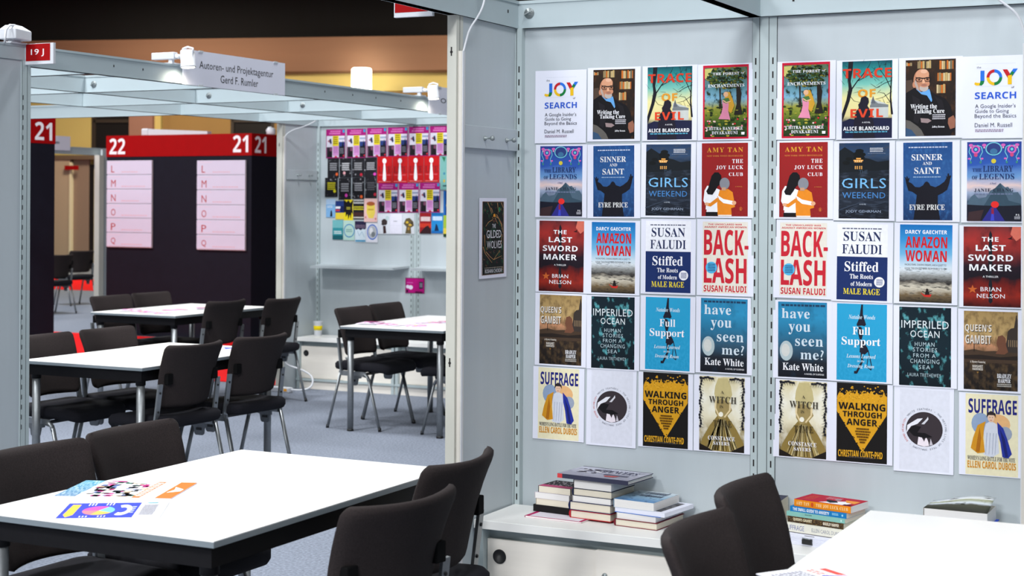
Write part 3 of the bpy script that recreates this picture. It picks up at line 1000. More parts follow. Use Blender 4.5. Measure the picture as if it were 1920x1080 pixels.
def art_witch(c):
    c.full(artmat('pale_gown', [(0, (70, 56, 30)), (0.25, (150, 132, 84)), (0.45, (226, 218, 190)), (0.7, (232, 228, 208)), (1, (214, 200, 150))], (240, 238, 226), 4, 0.45, 0.7, warp=0.1))
    c.poly([(1230, 540), (1290, 538), (1312, 590), (1320, 640), (1300, 690), (1222, 690), (1206, 640), (1212, 590)], (196, 182, 130))
    c.poly([(1115, 1000), (1130, 930), (1180, 840), (1226, 780), (1240, 740), (1270, 740), (1300, 790), (1350, 860), (1392, 940), (1398, 1003)], (140, 118, 62))
    c.poly([(1210, 690), (1250, 670), (1300, 690), (1320, 740), (1280, 790), (1240, 800), (1214, 760)], (160, 140, 90))
    rnd = random.Random(8)
    for i in range(36):
        x = rnd.uniform(1130, 1385)
        c.line([(1255 + (x - 1255) * 0.2, 800), (x, 998)], 4, rnd.choice([(96, 78, 36), (180, 160, 104), (60, 46, 24), (206, 190, 140)]), 7)
        c.k -= 1
    c.k += 1
    c.poly([(1114, 1003), (1114, 960), (1160, 980), (1200, 1003)], (30, 24, 20))
    c.poly([(1398, 1003), (1398, 955), (1350, 980), (1310, 1003)], (30, 24, 20))
    c.line([(1216, 680), (1214, 730), (1240, 780)], 12, (226, 206, 160), 8)
    c.line([(1308, 690), (1306, 740), (1272, 785)], 12, (226, 206, 160), 8)
    c.ell(1250, 768, 14, 16, (240, 236, 220), 12)
    K = (34, 34, 40)
    for sx in (-1, 1):
        X = lambda x: 1255 + sx * x
        for i in range(18):
            y = 545 + i * 18
            c.ell(X(136 - 5 * math.sin(i * 1.3)), y, 7, 10, K, 8)
            c.line([(X(140), y), (X(118 + 6 * math.cos(i * 2.1)), y + 9)], 3.5, K, 1.5)
        for i in range(6):
            c.ell(X(134 - i * 15), 540 + 4 * math.sin(i * 1.7), 11, 7, K, 8)
            c.line([(X(130 - i * 15), 540), (X(122 - i * 15), 562)], 3, K, 1.5)
    T = (60, 54, 44)
    c.text('A', 1250, 617, 1270, 636, T, 'serif', bold=-0.018)
    c.text('WITCH', 1176, 654, 1350, 697, T, 'serif', bold=-0.018, space=1.1)
    c.text('IN', 1244, 710, 1266, 728, T, 'serif', bold=-0.018)
    c.text('TIME', 1204, 806, 1322, 846, (70, 60, 36), 'serif', bold=-0.018, space=1.2)
    c.text('CONSTANCE', 1172, 906, 1342, 932, WHT, 'serif', space=1.1)
    c.text('SAYERS', 1206, 940, 1308, 962, WHT, 'serif', space=1.1)


def art_gilded(c):
    c.full(artmat('dark_botanical', [(0, (20, 26, 24)), (1, (22, 28, 24))], (30, 70, 50), 9, 0.55, 0.65))
    G = (170, 128, 84)
    c.line([(88, 106), (352, 112), (356, 972), (82, 976), (88, 106)], 7, (120, 84, 60))
    for pts in ([(150, 115), (180, 180), (200, 250)], [(195, 180), (215, 240)], [(230, 270), (290, 310), (330, 400), (345, 480)], [(215, 320), (160, 350), (125, 400)], [(95, 640), (120, 720), (205, 835)],
                [(130, 700), (180, 760), (225, 800), (300, 700)], [(225, 800), (330, 760)], [(110, 500), (118, 640)], [(330, 500), (322, 640)], [(260, 260), (330, 380), (330, 440)], [(240, 300), (275, 370)], [(270, 120), (285, 230)], [(320, 120), (345, 180)]):
        c.line(pts, 9, G, 4)
    rnd = random.Random(5)
    for i in range(40):
        x, y = rnd.choice([(rnd.uniform(96, 150), rnd.uniform(120, 960)), (rnd.uniform(300, 345), rnd.uniform(120, 960)), (rnd.uniform(100, 340), rnd.uniform(120, 350)), (rnd.uniform(100, 340), rnd.uniform(700, 880))])
        c.ell(x, y, rnd.uniform(8, 16), rnd.uniform(8, 16), rnd.choice([G, (140, 100, 70), (40, 110, 76), (110, 40, 60)]), 10, rnd.uniform(0, 90), rnd.uniform(200, 330), rin=0.7)
    c.ell(225, 270, 14, 20, (226, 150, 40), 12)
    c.ell(290, 200, 12, 30, (40, 120, 80), 10)
    T = (222, 222, 228)
    c.text('THE', 198, 372, 242, 420, T, bold=0.01)
    c.text('GILDED', 128, 446, 312, 540, T, bold=0.0)
    c.text('WOLVES', 132, 574, 318, 664, T, bold=0.0)
    c.scribble(104, 888, 330, 898, (150, 140, 130), 1, fill=0.9)
    c.text('ROSHANI CHOKSHI', 108, 908, 322, 956, T, bold=0.02)


ARTS = dict(joy=(art_joy, (162, 524, 548, 1075)), writing=(art_writing, (600, 520, 913, 1043)), trace=(art_trace, (1008, 498, 1343, 1045)), forest=(art_forest, (1425, 485, 1768, 1040)),
            library=(art_library, (109, 50, 395, 523)), sinner=(art_sinner, (467, 47, 745, 527)), girls=(art_girls, (826, 38, 1128, 522)), joyluck=(art_joyluck, (1202, 30, 1513, 525)),
            sword=(art_sword, (103, 555, 405, 1032)), amazon=(art_amazon, (456, 564, 752, 1043)), stiffed=(art_stiffed, (823, 555, 1127, 1040)), backlash=(art_backlash, (1207, 560, 1513, 1045)),
            queen=(art_queen, (98, 12, 365, 453)), imperiled=(art_imperiled, (427, 22, 700, 478)), full=(art_full, (770, 27, 1053, 488)), have=(art_have, (1120, 35, 1415, 503)),
            suffrage=(art_suffrage, (90, 475, 348, 928)), white=(art_white, (395, 478, 710, 970)), walking=(art_walking, (755, 510, 1040, 978)), witch=(art_witch, (1112, 530, 1398, 1004)))
LOOK = dict(joy='white poster with a big multicoloured three-letter word', writing='dark photo poster of a bearded man in glasses',
            trace='teal forest poster with red capitals and a silhouette', forest='red-framed poster of a lady in a painted forest',
            library='blue mountain poster with a small red parasol', sinner='blue poster with a hooded figure raising both arms', girls='dark lake poster with glowing light-blue capitals',
            joyluck='brick-red poster of two figures embracing', sword='dark red poster with an orange star', amazon='white-water poster with bold red capitals',
            stiffed='poster half white, half navy', backlash='cream poster filled with huge red capitals', queen='sepia city poster with a dome',
            imperiled='black and teal ocean poster with thin capitals', full='sky-blue poster with a dangling dark garment', have='rainy blue poster with large lower-case words',
            suffrage='cream poster of a woman in gold and blue cape', white='pale grey poster with a round dark picture', walking='black poster with a golden triangle', witch='pale poster of a woman in a golden gown')
YW = 5.47
# ------------------------------------------------------------------ floor, ceiling, booth walls
ZB, ZT = 2.281, 2.387
mb = MB()
mb.box(-48, -14, -0.05, 26, 52, 0, M['carpet'])
struct(mb.build('floor'))
mb = MB()
mb.box(-48, -14, 7.4, 26, 52, 7.5, mat('black_ceiling', (14, 14, 16), 0.9, noise=0.2, nscale=2))
struct(mb.build('ceiling'))


def aisle(x0, y0, x1, y1, label):
    mb = MB()
    mb.box(x0, y0, 0.0, x1, y1, 0.006, M['redcarpet'])
    tag(mb.build('aisle_carpet'), label, 'carpet')


aisle(-30, 11.42, -7.95, 14.78, 'bright red aisle carpet running past the tall dark information column')
aisle(-30, 22.0, -14.0, 25.3, 'red carpet strip far off behind the distant black chairs')


def wall(name, x0, y0, x1, y1, z1=ZT, m=None, z0=0.0):
    mb = MB()
    mb.box(x0, y0, z0, x1, y1, z1, m or M['panel'])
    return struct(mb.build(name))


wall('wall_back', -2.70, YW, -0.70, YW + 0.02, ZT)
wall('wall_left', -2.722, 5.0, -2.70, YW + 0.02, ZT - 0.02)
wall('wall_right', -0.715, 5.0, -0.695, YW + 0.02, ZT - 0.02)
wall('wall_far_left', -5.725, 4.2, -5.705, 5.95, ZB + 0.03)
YR = 11.69
wall('wall_rear', -7.74, YR, -4.72, YR + 0.02, ZT)
wall('wall_rear_left', -7.762, 11.17, -7.74, YR + 0.02, ZT - 0.02)
wall('wall_distant', -15.52, 17.75, -15.49, 18.65, ZT - 0.02)


def slots(mb, face, a, b, z0, z1, pitch=0.05, w=0.005, h=0.024):
    """column of punched slots on a face: ('-y', x, y) or ('+x', x, y)"""
    z = z0
    while z < z1:
        if face == '-y':
            mb.box(a - w / 2, b - 0.0006, z, a + w / 2, b + 0.001, z + h, M['slot'])
        else:
            mb.box(a - 0.001, b - w / 2, z, a + 0.0006, b + w / 2, z + h, M['slot'])
        z += pitch


def post(label, x0, y0, x1, y1, sl, z1=ZB, group=None, lines=(), keys=(), m=None):
    """slotted upright: body, slot columns, groove lines"""
    t = thing('upright_post', label, 'post', ((x0 + x1) / 2, (y0 + y1) / 2, 0), 0, group)
    ox, oy = t.location.x, t.location.y
    mb = MB()
    mb.box(x0 - ox, y0 - oy, 0, x1 - ox, y1 - oy, z1, m or M['post'])
    for (f, a, b) in lines:
        if f == '-y':
            mb.box(a - ox - 0.0012, b - oy - 0.0005, 0.02, a - ox + 0.0012, b - oy + 0.001, z1 - 0.002, M['groove'])
        else:
            mb.box(a - ox - 0.001, b - oy - 0.0012, 0.02, a - ox + 0.0005, b - oy + 0.0012, z1 - 0.002, M['groove'])
    for (a, b, z) in keys:
        mb.box(a - ox - 0.0025, b - oy - 0.0006, z - 0.016, a - ox + 0.0025, b - oy + 0.001, z + 0.016, M['slot'])
        mb.lathe([(0.0055, 0), (0.0055, 0.0016)], M['slot'], (a - ox, b - oy - 0.0008, z - 0.002), 'Y', 10)
    mb.build('post_body', t)
    for (f, a, b) in sl:
        mb = MB()
        slots(mb, f, a - ox, b - oy, 0.46, 2.14)
        mb.build('slot_column', t)
    return t


post('grey slotted upright between the two poster panels of the front wall', -1.755, YW - 0.004, -1.665, YW + 0.02, [('-y', -1.743, YW - 0.004), ('-y', -1.679, YW - 0.004)],
     lines=[('-y', -1.729, YW - 0.004), ('-y', -1.694, YW - 0.004), ('-y', -1.755, YW - 0.003), ('-y', -1.664, YW - 0.003)])
post('grey slotted corner upright left of the front posters', -2.74, YW - 0.03, -2.672, YW + 0.022, [('-y', -2.682, YW - 0.03), ('+x', -2.672, YW - 0.018)][:0] or [('-y', -2.683, YW - 0.03)],
     lines=[('-y', -2.694, YW - 0.03)])
post('pale end upright of the short wall with a white cable duct beside it', -2.735, 4.96, -2.698, 5.01, [], lines=[('+x', -2.698, 4.985)], keys=[(-2.718, 4.96, 2.15), (-2.718, 4.96, 1.03)], m=M['postlit'])
post('pale end upright at the right edge of the picture', -0.723, 4.96, -0.685, 5.01, [], lines=[('-y', -0.716, 4.96)], m=M['postlit'])
post('slotted upright of the tall panel at the left edge, under the small red number sign', -5.73, 5.935, -5.70, 5.998, [('+x', -5.70, 5.9445)], z1=ZB + 0.03, lines=[('+x', -5.70, 5.973), ('+x', -5.70, 5.937)])
post('slotted corner upright behind the yellow-banded paper cup', -7.775, YR - 0.03, -7.715, YR + 0.022, [('-y', -7.727, YR - 0.03), ('-y', -7.745, YR - 0.03)])
post('slotted upright behind the magenta card on the rear wall', -6.80, YR - 0.004, -6.70, YR + 0.02, [('-y', -6.785, YR - 0.004), ('-y', -6.715, YR - 0.004)], lines=[('-y', -6.767, YR - 0.004), ('-y', -6.733, YR - 0.004)])
post('pale end upright of the rear booth, just right of the dark information column', -7.79, 11.12, -7.738, 11.17, [], lines=[('+x', -7.738, 11.145)], keys=[(-7.765, 11.12, 2.1)], m=M['postlit'])
post('white upright of the distant booth, left of the dark information column', -15.55, 17.65, -15.46, 17.75, [], m=M['postlit'])


# ------------------------------------------------------------------ overhead beams
def wing_bolt(t, x, y, z, face):
    mb = MB()
    if face == '-y':
        mb.lathe([(0.0, -0.010), (0.006, -0.010), (0.007, -0.004), (0.021, -0.003), (0.021, 0.0)], M['steel'], (x, y, z), 'Y', 20)
        mb.bar([(x - 0.016, y - 0.012, z - 0.006), (x + 0.016, y - 0.012, z + 0.008)], 0.006, 0.004, M['steel'])
    else:
        mb.lathe([(0.021, 0.0), (0.021, 0.003), (0.007, 0.004), (0.006, 0.010), (0.0, 0.010)], M['steel'], (x, y, z), 'X', 20)
        mb.bar([(x + 0.012, y - 0.016, z - 0.006), (x + 0.012, y + 0.016, z + 0.008)], 0.006, 0.004, M['steel'])
    mb.build('wing_bolt', t)


def beam(label, p0, p1, z0=ZB, z1=ZT, th=0.04, bolts=(), holes=(), group=None):
    """aluminium beam along X or Y; p = (x, y) centre line"""
    t = thing('overhead_beam', label, 'beam', (p0[0], p0[1], z0), 0, group)
    dx, dy = p1[0] - p0[0], p1[1] - p0[1]
    h = z1 - z0
    mb = MB()
    a = th / 2
    along_y = abs(dy) > abs(dx)
    if along_y:
        lo, hi = min(0, dy), max(0, dy)
        mb.box(-a, lo, 0, a, hi, h, M['beam'])
        mb.box(-a - 0.004, lo, h - 0.012, a + 0.004, hi, h, M['beam'])
        mb.box(-a - 0.003, lo, 0, a + 0.003, hi, 0.006, M['beam'])
        for (q, zz) in holes:
            mb.box(a - 0.001, q - p0[1] - 0.004, zz - z0 - 0.006, a + 0.0008, q - p0[1] + 0.004, zz - z0 + 0.006, M['slot'])
    else:
        lo, hi = min(0, dx), max(0, dx)
        mb.box(lo, -a, 0, hi, a, h, M['beam'])
        mb.box(lo, -a - 0.004, h - 0.012, hi, a + 0.004, h, M['beam'])
        mb.box(lo, -a - 0.003, 0, hi, a + 0.003, 0.006, M['beam'])
        for (q, zz) in holes:
            mb.box(q - p0[0] - 0.004, -a - 0.0008, zz - z0 - 0.006, q - p0[0] + 0.004, -a + 0.001, zz - z0 + 0.006, M['slot'])
    mb.build('beam_profile', t)
    for (q, zz) in bolts:
        if along_y:
            wing_bolt(t, a, q - p0[1], zz - z0, '+x')
        else:
            wing_bolt(t, q - p0[0], -a, zz - z0, '-y')
    return t


beam('grey beam along the top of the front poster wall', (-2.70, YW), (-0.70, YW), bolts=[(-2.645, 2.338)], holes=[(-1.60, 2.335)])
beam('grey beam running toward the viewer over the short wall with the coat hooks', (-2.712, 1.2), (-2.712, 5.45), holes=[(5.36, 2.338)])
beam('grey beam running toward the viewer over the upright between the poster panels', (-1.742, 1.2), (-1.742, 5.45))
beam('grey beam running toward the viewer at the far right top', (-0.705, 1.2), (-0.705, 5.45))
beam('long grey front beam of the left booth, carrying the two-line name board', (-5.722, 6.0), (-5.722, 11.66), holes=[(6.62, 2.335), (6.86, 2.335), (8.68, 2.335), (9.02, 2.335), (9.32, 2.335), (9.66, 2.335)])
beam('top rail of the tall panel at the left edge', (-5.715, 4.2), (-5.715, 5.995), z0=ZB + 0.028, th=0.03)
JG = 'joists of the left booth'
beam('first cross joist of the left booth, nearest the small red number sign', (-7.73, 6.47), (-5.745, 6.47), bolts=[(-5.86, 2.335)][:0], group=JG)
beam('second cross joist of the left booth, with a wing bolt near its middle', (-7.73, 7.57), (-5.745, 7.57), bolts=[(-6.66, 2.33)], group=JG)
beam('third cross joist of the left booth, under the middle of the name board', (-7.73, 8.67), (-5.745, 8.67), bolts=[(-6.62, 2.33)], group=JG)
beam('longest cross joist of the left booth, reaching beyond it to the left', (-10.6, 9.77), (-5.745, 9.77), bolts=[(-6.60, 2.33)], group=JG)
beam('cross joist of the left booth nearest the rear poster wall', (-7.73, 10.80), (-5.745, 10.80), group=JG)
beam('inner lengthwise joist through the middle of the left booth', (-6.752, 6.49), (-6.752, 11.66), group=JG)
beam('lengthwise joist over the back side of the left booth', (-7.75, 6.45), (-7.75, 11.66), group=JG)
beam('grey beam along the top of the rear poster wall', (-7.74, YR), (-4.72, YR))
beam('distant pale beam left of the dark information column', (-15.6, 15.6), (-15.6, 18.6))


# ------------------------------------------------------------------ cable ducts, cables, hook rails
def duct(label, x, y, z0, z1, sgn=1):
    t = thing('cable_duct', label, 'cable duct', (x, y, 0))
    mb = MB()
    mb.box(0, -0.013, z0, 0.017 * sgn if sgn > 0 else 0, 0.013, z1, M['duct']) if sgn > 0 else mb.box(-0.017, -0.013, z0, 0, 0.013, z1, M['duct'])
    mb.build('duct_body', t, 0.002)
    mb = MB()
    if sgn > 0:
        mb.box(0.017, -0.010, z0, 0.0195, 0.004, z1, M['whiteplastic'])
    else:
        mb.box(-0.0195, -0.010, z0, -0.017, 0.004, z1, M['whiteplastic'])
    mb.build('duct_cover', t)
    return t


def cable(label, pts, r=0.004, cat='cable', m=None):
    cu = bpy.data.curves.new('cable', 'CURVE')
    cu.dimensions = '3D'
    cu.bevel_depth = r
    cu.bevel_resolution = 3
    sp = cu.splines.new('NURBS')
    sp.points.add(len(pts) - 1)
    for p, q in zip(sp.points, pts):
        p.co = (*q, 1)
    sp.use_endpoint_u = True
    sp.order_u = 3
    cu.materials.append(m or M['whiteplastic'])
    o = bpy.data.objects.new('cable', cu)
    COL.objects.link(o)
    # real mesh
    bpy.context.view_layer.update()
    ev = o.evaluated_get(bpy.context.evaluated_depsgraph_get())
    me = bpy.data.meshes.new_from_object(ev)
    bpy.data.objects.remove(o)
    o = bpy.data.objects.new('power_cable', me)
    COL.objects.link(o)
    return tag(o, label, cat)


duct('cream cable duct on the end of the short wall with the coat hooks', -2.698, 4.985, 0.0, 2.152)
duct('cable duct at the right edge of the front wall', -0.723, 4.985, 0.0, 2.10, -1)
duct('white cable duct on the end of the rear booth wall', -7.738, 11.145, 0.30, 2.17)
cable('white cable looping up from the cream duct to the front beam', [(-2.688, 4.99, 2.14), (-2.68, 4.995, 2.18), (-2.672, 5.01, 2.235), (-2.655, 5.05, 2.285), (-2.64, 5.07, 2.34), (-2.63, 5.07, 2.45), (-2.66, 5.05, 2.55), (-2.70, 5.0, 2.39)])
cable('white cable bending up from the duct at the right edge', [(-0.734, 4.985, 2.09), (-0.737, 4.98, 2.13), (-0.757, 4.975, 2.19), (-0.80, 4.97, 2.225), (-0.84, 4.97, 2.26), (-0.90, 5.0, 2.32), (-0.92, 5.2, 2.40), (-0.90, 5.45, 2.39)])
cable('white cable rising from the duct of the rear booth to its beam', [(-7.725, 11.145, 2.16), (-7.72, 11.15, 2.19), (-7.68, 11.2, 2.23), (-7.60, 11.3, 2.27), (-7.55, 11.4, 2.33), (-7.55, 11.5, 2.40), (-7.56, 11.66, 2.387)])


def hook_rail(label, x, y0, y1, z0, z1, ys):
    t = thing('hook_rail', label, 'coat rail', (x, y0, z0))
    mb = MB()
    mb.box(0, 0, 0, 0.012, y1 - y0, z1 - z0, M['panel'])
    mb.build('rail_board', t, 0.0015)
    for yy in ys:
        mb = MB()
        h = (z1 - z0) * 0.47
        mb.lathe([(0.0, 0.0), (0.009, 0.0), (0.0095, 0.003), (0.006, 0.006), (0.0035, 0.012), (0.0035, 0.022), (0.008, 0.027), (0.0098, 0.033), (0.008, 0.039), (0.0, 0.041)], M['steel'], (0.012, yy - y0, h), 'X', 16)
        mb.build('hook', t)


hook_rail('grey rail with two metal knob hooks above the narrow dark poster', -2.70, 5.012, 5.455, 1.806, 1.889, (5.165, 5.345))
hook_rail('grey rail with two knob hooks on the rear booth side wall', -7.74, 11.19, YR - 0.04, 1.806, 1.889, (11.34, 11.52))

# narrow dark poster under the hook rail
mb = MB()
mb.box(-0.1125, 0, -0.150, 0.1125, 0.0006, 0.150, M['paper'])
cv = Canvas(mb, (88, 104, 352, 976), (-0.086, 0, 0.137), (0.172, 0, 0), (0, 0, -0.274), (0, -1, 0))
art_gilded(cv)
o = mb.build('poster')
o.rotation_euler = (0, -0.004, math.pi / 2)
o.location = (-2.696, 5.254, 1.474)
tag(o, 'narrow dark botanical poster with silver capitals, alone on the short side wall', 'poster')
# ------------------------------------------------------------------ signs on the beams
def number_sign(label, x0, x1, y, z0, z1, txt):
    t = thing('number_sign', label, 'sign', (x0, y, z0))
    w, h = x1 - x0, z1 - z0
    mb = MB()
    mb.box(0, -0.008, 0, w, 0.008, h, M['whiteplastic'])
    mb.build('sign_frame', t, 0.001)
    mb = MB()
    c = Canvas(mb, (0, 0, 180, 105), (0, -0.0085, h), (w, 0, 0), (0, 0, -h), (0, -1, 0))
    c.rect(5, 2, 160, 88, M['red'])
    if txt:
        c.text(txt, 38, 28, 120, 66, WHT, bold=0.01)
    mb.build('sign_face', t)
    return t


number_sign('small red sign with white number and letter at the left booth corner', -5.70, -5.515, 5.965, 2.287, 2.391, '19 J')
number_sign('red sign in a white frame half hidden above the centre of the picture', -2.895, -2.737, 4.86, 2.268, 2.37, '')


def name_board(label, y0, y1, z0, z1, lines):
    t = thing('name_board', label, 'sign', (-5.698, y0, z0))
    w, h = y1 - y0, z1 - z0
    mb = MB()
    mb.box(0.0, 0, 0, 0.006, w, h, M['paper'])
    c = Canvas(mb, (341, 0, 532, 100), (0.0062, 0, h), (0, w, 0), (0, 0, -h), (1, 0, 0))
    for (s_, a, b, cc, d) in lines:
        c.text(s_, a, b, cc, d, (34, 34, 40))
    mb.build('board', t)
    for yy in (0.16 * w, 0.9 * w):
        for (za, zb_) in ((-0.004, 0.008), (h - 0.008, h + 0.003)):
            mb = MB()
            mb.box(0.006, yy - 0.02, za, 0.0085, yy + 0.02, zb_, M['tape'])
            mb.build('clip', t)


name_board('white two-line name board on the front beam of the left booth', 7.197, 8.21, 2.278, 2.481, [('Autoren- und Projektagentur', 369, 28, 508, 56, ), ('Gerd F. Rumler', 407, 62, 478, 84)])
name_board('white name board partly hidden behind the pale end upright', 10.05, 11.05, 2.268, 2.472, [('OEG A', 374, 40, 440, 58)])


# ------------------------------------------------------------------ spotlights
def spotlight(label, y, x=-5.722, z=ZT, power=3.5):
    """clamp on the beam, driver box reaching out over the aisle, arm and drum-shaped head with a glowing lens"""
    t = thing('spotlight', label, 'spotlight', (x, y, z))
    mb = MB()
    mb.box(-0.028, -0.03, 0.0, 0.028, 0.05, 0.008, M['whiteplastic'])
    mb.box(-0.012, -0.012, 0.008, 0.012, 0.012, 0.03, M['whiteplastic'])
    mb.build('clamp', t, 0.001)
    mb = MB()
    mb.box(-0.13, -0.018, 0.028, 0.030, 0.018, 0.068, M['whiteplastic'])
    mb.build('driver_box', t, 0.003)
    mb = MB()
    mb.tube([(0.025, 0, 0.045), (0.05, 0, 0.042), (0.075, 0, 0.045)], 0.008, M['whiteplastic'])
    mb.lathe([(0.0, -0.016), (0.014, -0.016), (0.014, 0.016), (0.0, 0.016)], M['whiteplastic'], (0.05, 0, 0.042), 'Y', 16)
    mb.tube([(0.072, 0, 0.05), (0.082, 0, 0.085), (0.115, 0, 0.094), (0.15, 0, 0.085), (0.155, 0, 0.06)], 0.006, M['whiteplastic'])
    mb.build('arm', t)
    tilt = (0, math.radians(-4), 0)
    mb = MB()
    mb.lathe([(0.0, 0.075), (0.036, 0.075), (0.041, 0.070), (0.041, -0.012), (0.044, -0.014), (0.044, -0.022), (0.036, -0.022), (0.036, -0.018)], M['whiteplastic'], (0, 0, 0), 'Z', 28)
    o = mb.build('lamp_head', t, 0, (0.118, 0, 0))
    o.rotation_euler = tilt
    mb = MB()
    mb.lathe([(0.0, -0.020), (0.0355, -0.020), (0.0355, -0.0235), (0.0, -0.025)], M['lamp'], (0, 0, 0), 'Z', 28)
    o = mb.build('lens', t, 0, (0.118, 0, 0))
    o.rotation_euler = tilt
    d = bpy.data.lights.new('spotlight_beam', 'SPOT')
    d.energy = power
    d.color = (1.0, 0.90, 0.72)
    d.spot_size = math.radians(140)
    d.spot_blend = 1.0
    d.shadow_soft_size = 0.03
    lo = bpy.data.objects.new('spotlight_beam', d)
    COL.objects.link(lo)
    lo.parent = t
    lo.location = (0.105, 0.0, -0.032)
    lo.rotation_euler = (0, math.radians(30), 0)
    return t


sp1 = spotlight('white spotlight shining on the left end of the two-line name board', 7.13)
sp2 = dup(sp1, (-5.722, 9.96, ZT), None, 'white spotlight farther along the beam, beside the pale end upright')

# box-shaped fitting on top of the left panel, seen from behind
t = thing('lamp_housing', 'white boxy lamp fitting with a looped cable on top of the left panel', 'lamp', (-5.715, 5.90, ZT))
mb = MB()
mb.box(-0.03, -0.055, 0, 0.03, 0.055, 0.007, M['whiteplastic'])
mb.box(-0.015, -0.03, 0.007, 0.015, 0.03, 0.022, M['whiteplastic'])
mb.build('clamp', t, 0.001)
mb = MB()
mb.rings([[(-0.05, -0.055, 0.02), (0.06, -0.055, 0.02), (0.06, 0.055, 0.016), (-0.05, 0.055, 0.016)], [(-0.05, -0.055, 0.07), (0.06, -0.055, 0.07), (0.06, 0.055, 0.062), (-0.05, 0.055, 0.062)],
          [(-0.03, -0.035, 0.092), (0.03, -0.035, 0.092), (0.03, 0.02, 0.088), (-0.03, 0.02, 0.088)]], M['whiteplastic'], False)
mb.build('housing', t, 0.004)
mb = MB()
mb.tube([(0.03, -0.03, 0.088), (0.03, -0.065, 0.085), (0.03, -0.09, 0.06), (0.03, -0.095, 0.02), (0.028, -0.095, -0.006)], 0.006, M['whiteplastic'])
mb.build('cable', t)


# ------------------------------------------------------------------ information columns on the red aisle
def listing_board(t, x0, z0, w, h):
    b = MB()
    b.box(x0, -0.022, z0, x0 + w, -0.002, z0 + h, M['whiteplastic'])
    bo = b.build('listing_board', t)
    n = 6
    sh = h / n
    for i, ch in enumerate('LMNOPQ'):
        zt = z0 + h - i * sh
        m = MB()
        m.box(x0 - 0.002, -0.030, zt - sh + 0.010, x0 + w + 0.002, -0.022, zt, M['listing'])
        c = Canvas(m, (0, 0, 330, 108), (x0, -0.0302, zt), (w, 0, 0), (0, 0, -sh), (0, -1, 0))
        c.text(ch, 32, 36, 66 if ch != 'L' else 56, 88, (170, 44, 40))
        c.scribble(8, 10, 100, 22, (218, 204, 220), 1, fill=0.5)
        c.scribble(6, 90, 100, 98, (218, 204, 220), 1, fill=0.5)
        c.scribble(108, 80, 108 + (120, 175, 130, 190, 155, 155)[i], 94, (212, 184, 198), 1, fill=0.6)
        m.build('listing_strip', bo)


t = thing('information_column', 'wide dark information column with red header and two white lettered listings', 'information column', (-12.90, 14.86, 0))
W, D = 2.14, 0.98
mb = MB()
mb.box(0, 0, 0, W, D, 2.40, M['plum'])
mb.build('column_body', t)
mb = MB()
mb.box(-0.004, -0.006, 2.15, W + 0.006, D, 2.405, M['red'])
c = Canvas(mb, (80, 147, 1195, 305), (0, -0.0065, 2.405), (W, 0, 0), (0, 0, -0.255), (0, -1, 0))
c.text('22', 104, 168, 230, 286, WHT, bold=0.03)
c.text('21', 1060, 160, 1172, 282, WHT, bold=0.03)
c = Canvas(mb, (1195, 147, 1410, 305), (W + 0.0065, 0, 2.405), (0, 0.56, 0), (0, 0, -0.255), (1, 0, 0))
c.text('21', 1216, 165, 1302, 285, WHT, bold=0.03)
mb.build('header_band', t)
listing_board(t, 0.03, 1.058, 0.68, 1.045)
listing_board(t, 1.385, 1.050, 0.685, 1.045)

t = thing('information_column', 'narrow slice of a dark information column with red header, beside the left panel', 'information column', (-10.53, 11.40, 0))
mb = MB()
mb.box(-1.0, -1.4, 0, 0, 0, 2.40, M['plum'])
mb.build('column_body', t)
mb = MB()
mb.box(-1.0, -1.404, 2.15, 0.006, 0.004, 2.405, M['red'])
c = Canvas(mb, (57, 221, 103, 272), (0.0065, -0.355, 2.405), (0, 0.355, 0), (0, 0, -0.255), (1, 0, 0))
c.text('21', 68, 232, 97.5, 266, WHT, bold=0.03)
mb.build('header_band', t)

# lamp fittings on the wide column and boards far behind
t = thing('strip_lamp', 'long white lamp fitting lying on top of the wide information column', 'lamp', (-12.45, 14.95, 2.405))
mb = MB()
mb.box(0.0, 0.0, 0.0, 0.10, 0.10, 0.085, M['whiteplastic'])
mb.build('lamp_head', t, 0.012)
mb = MB()
mb.rings([[(0.09, 0.01, 0.0), (0.09, 0.09, 0.0), (0.09, 0.09, 0.08), (0.09, 0.01, 0.08)], [(0.98, 0.01, 0.0), (0.98, 0.09, 0.0), (0.98, 0.09, 0.04), (0.98, 0.01, 0.04)]], M['whiteplastic'], False)
mb.build('lamp_body', t)
t = thing('lamp_housing', 'round white lamp fitting with looped cable at the right corner of the wide column', 'lamp', (-10.82, 15.30, 2.405))
mb = MB()
mb.lathe([(0.0, 0.0), (0.045, 0.0), (0.055, 0.02), (0.05, 0.07), (0.03, 0.085), (0.0, 0.088)], M['whiteplastic'], (0.02, 0, 0), 'Z', 18)
mb.build('housing', t)
mb = MB()
mb.tube([(-0.045, 0, 0.0), (-0.05, 0, 0.05), (-0.02, 0, 0.088), (0.02, 0, 0.092)], 0.007, M['whiteplastic'])
mb.build('cable', t)

t = thing('name_board', 'distant small white board on the pale beam left of the wide column', 'sign', (-15.57, 16.3, 2.33))
mb = MB()
mb.box(0, 0, 0, 0.008, 0.86, 0.20, M['paper'])
c = Canvas(mb, (0, 0, 100, 40), (0.0082, 0, 0.20), (0, 0.86, 0), (0, 0, -0.20), (1, 0, 0))
c.scribble(40, 16, 74, 24, (120, 124, 140), 1, fill=0.8)
mb.build('board', t)
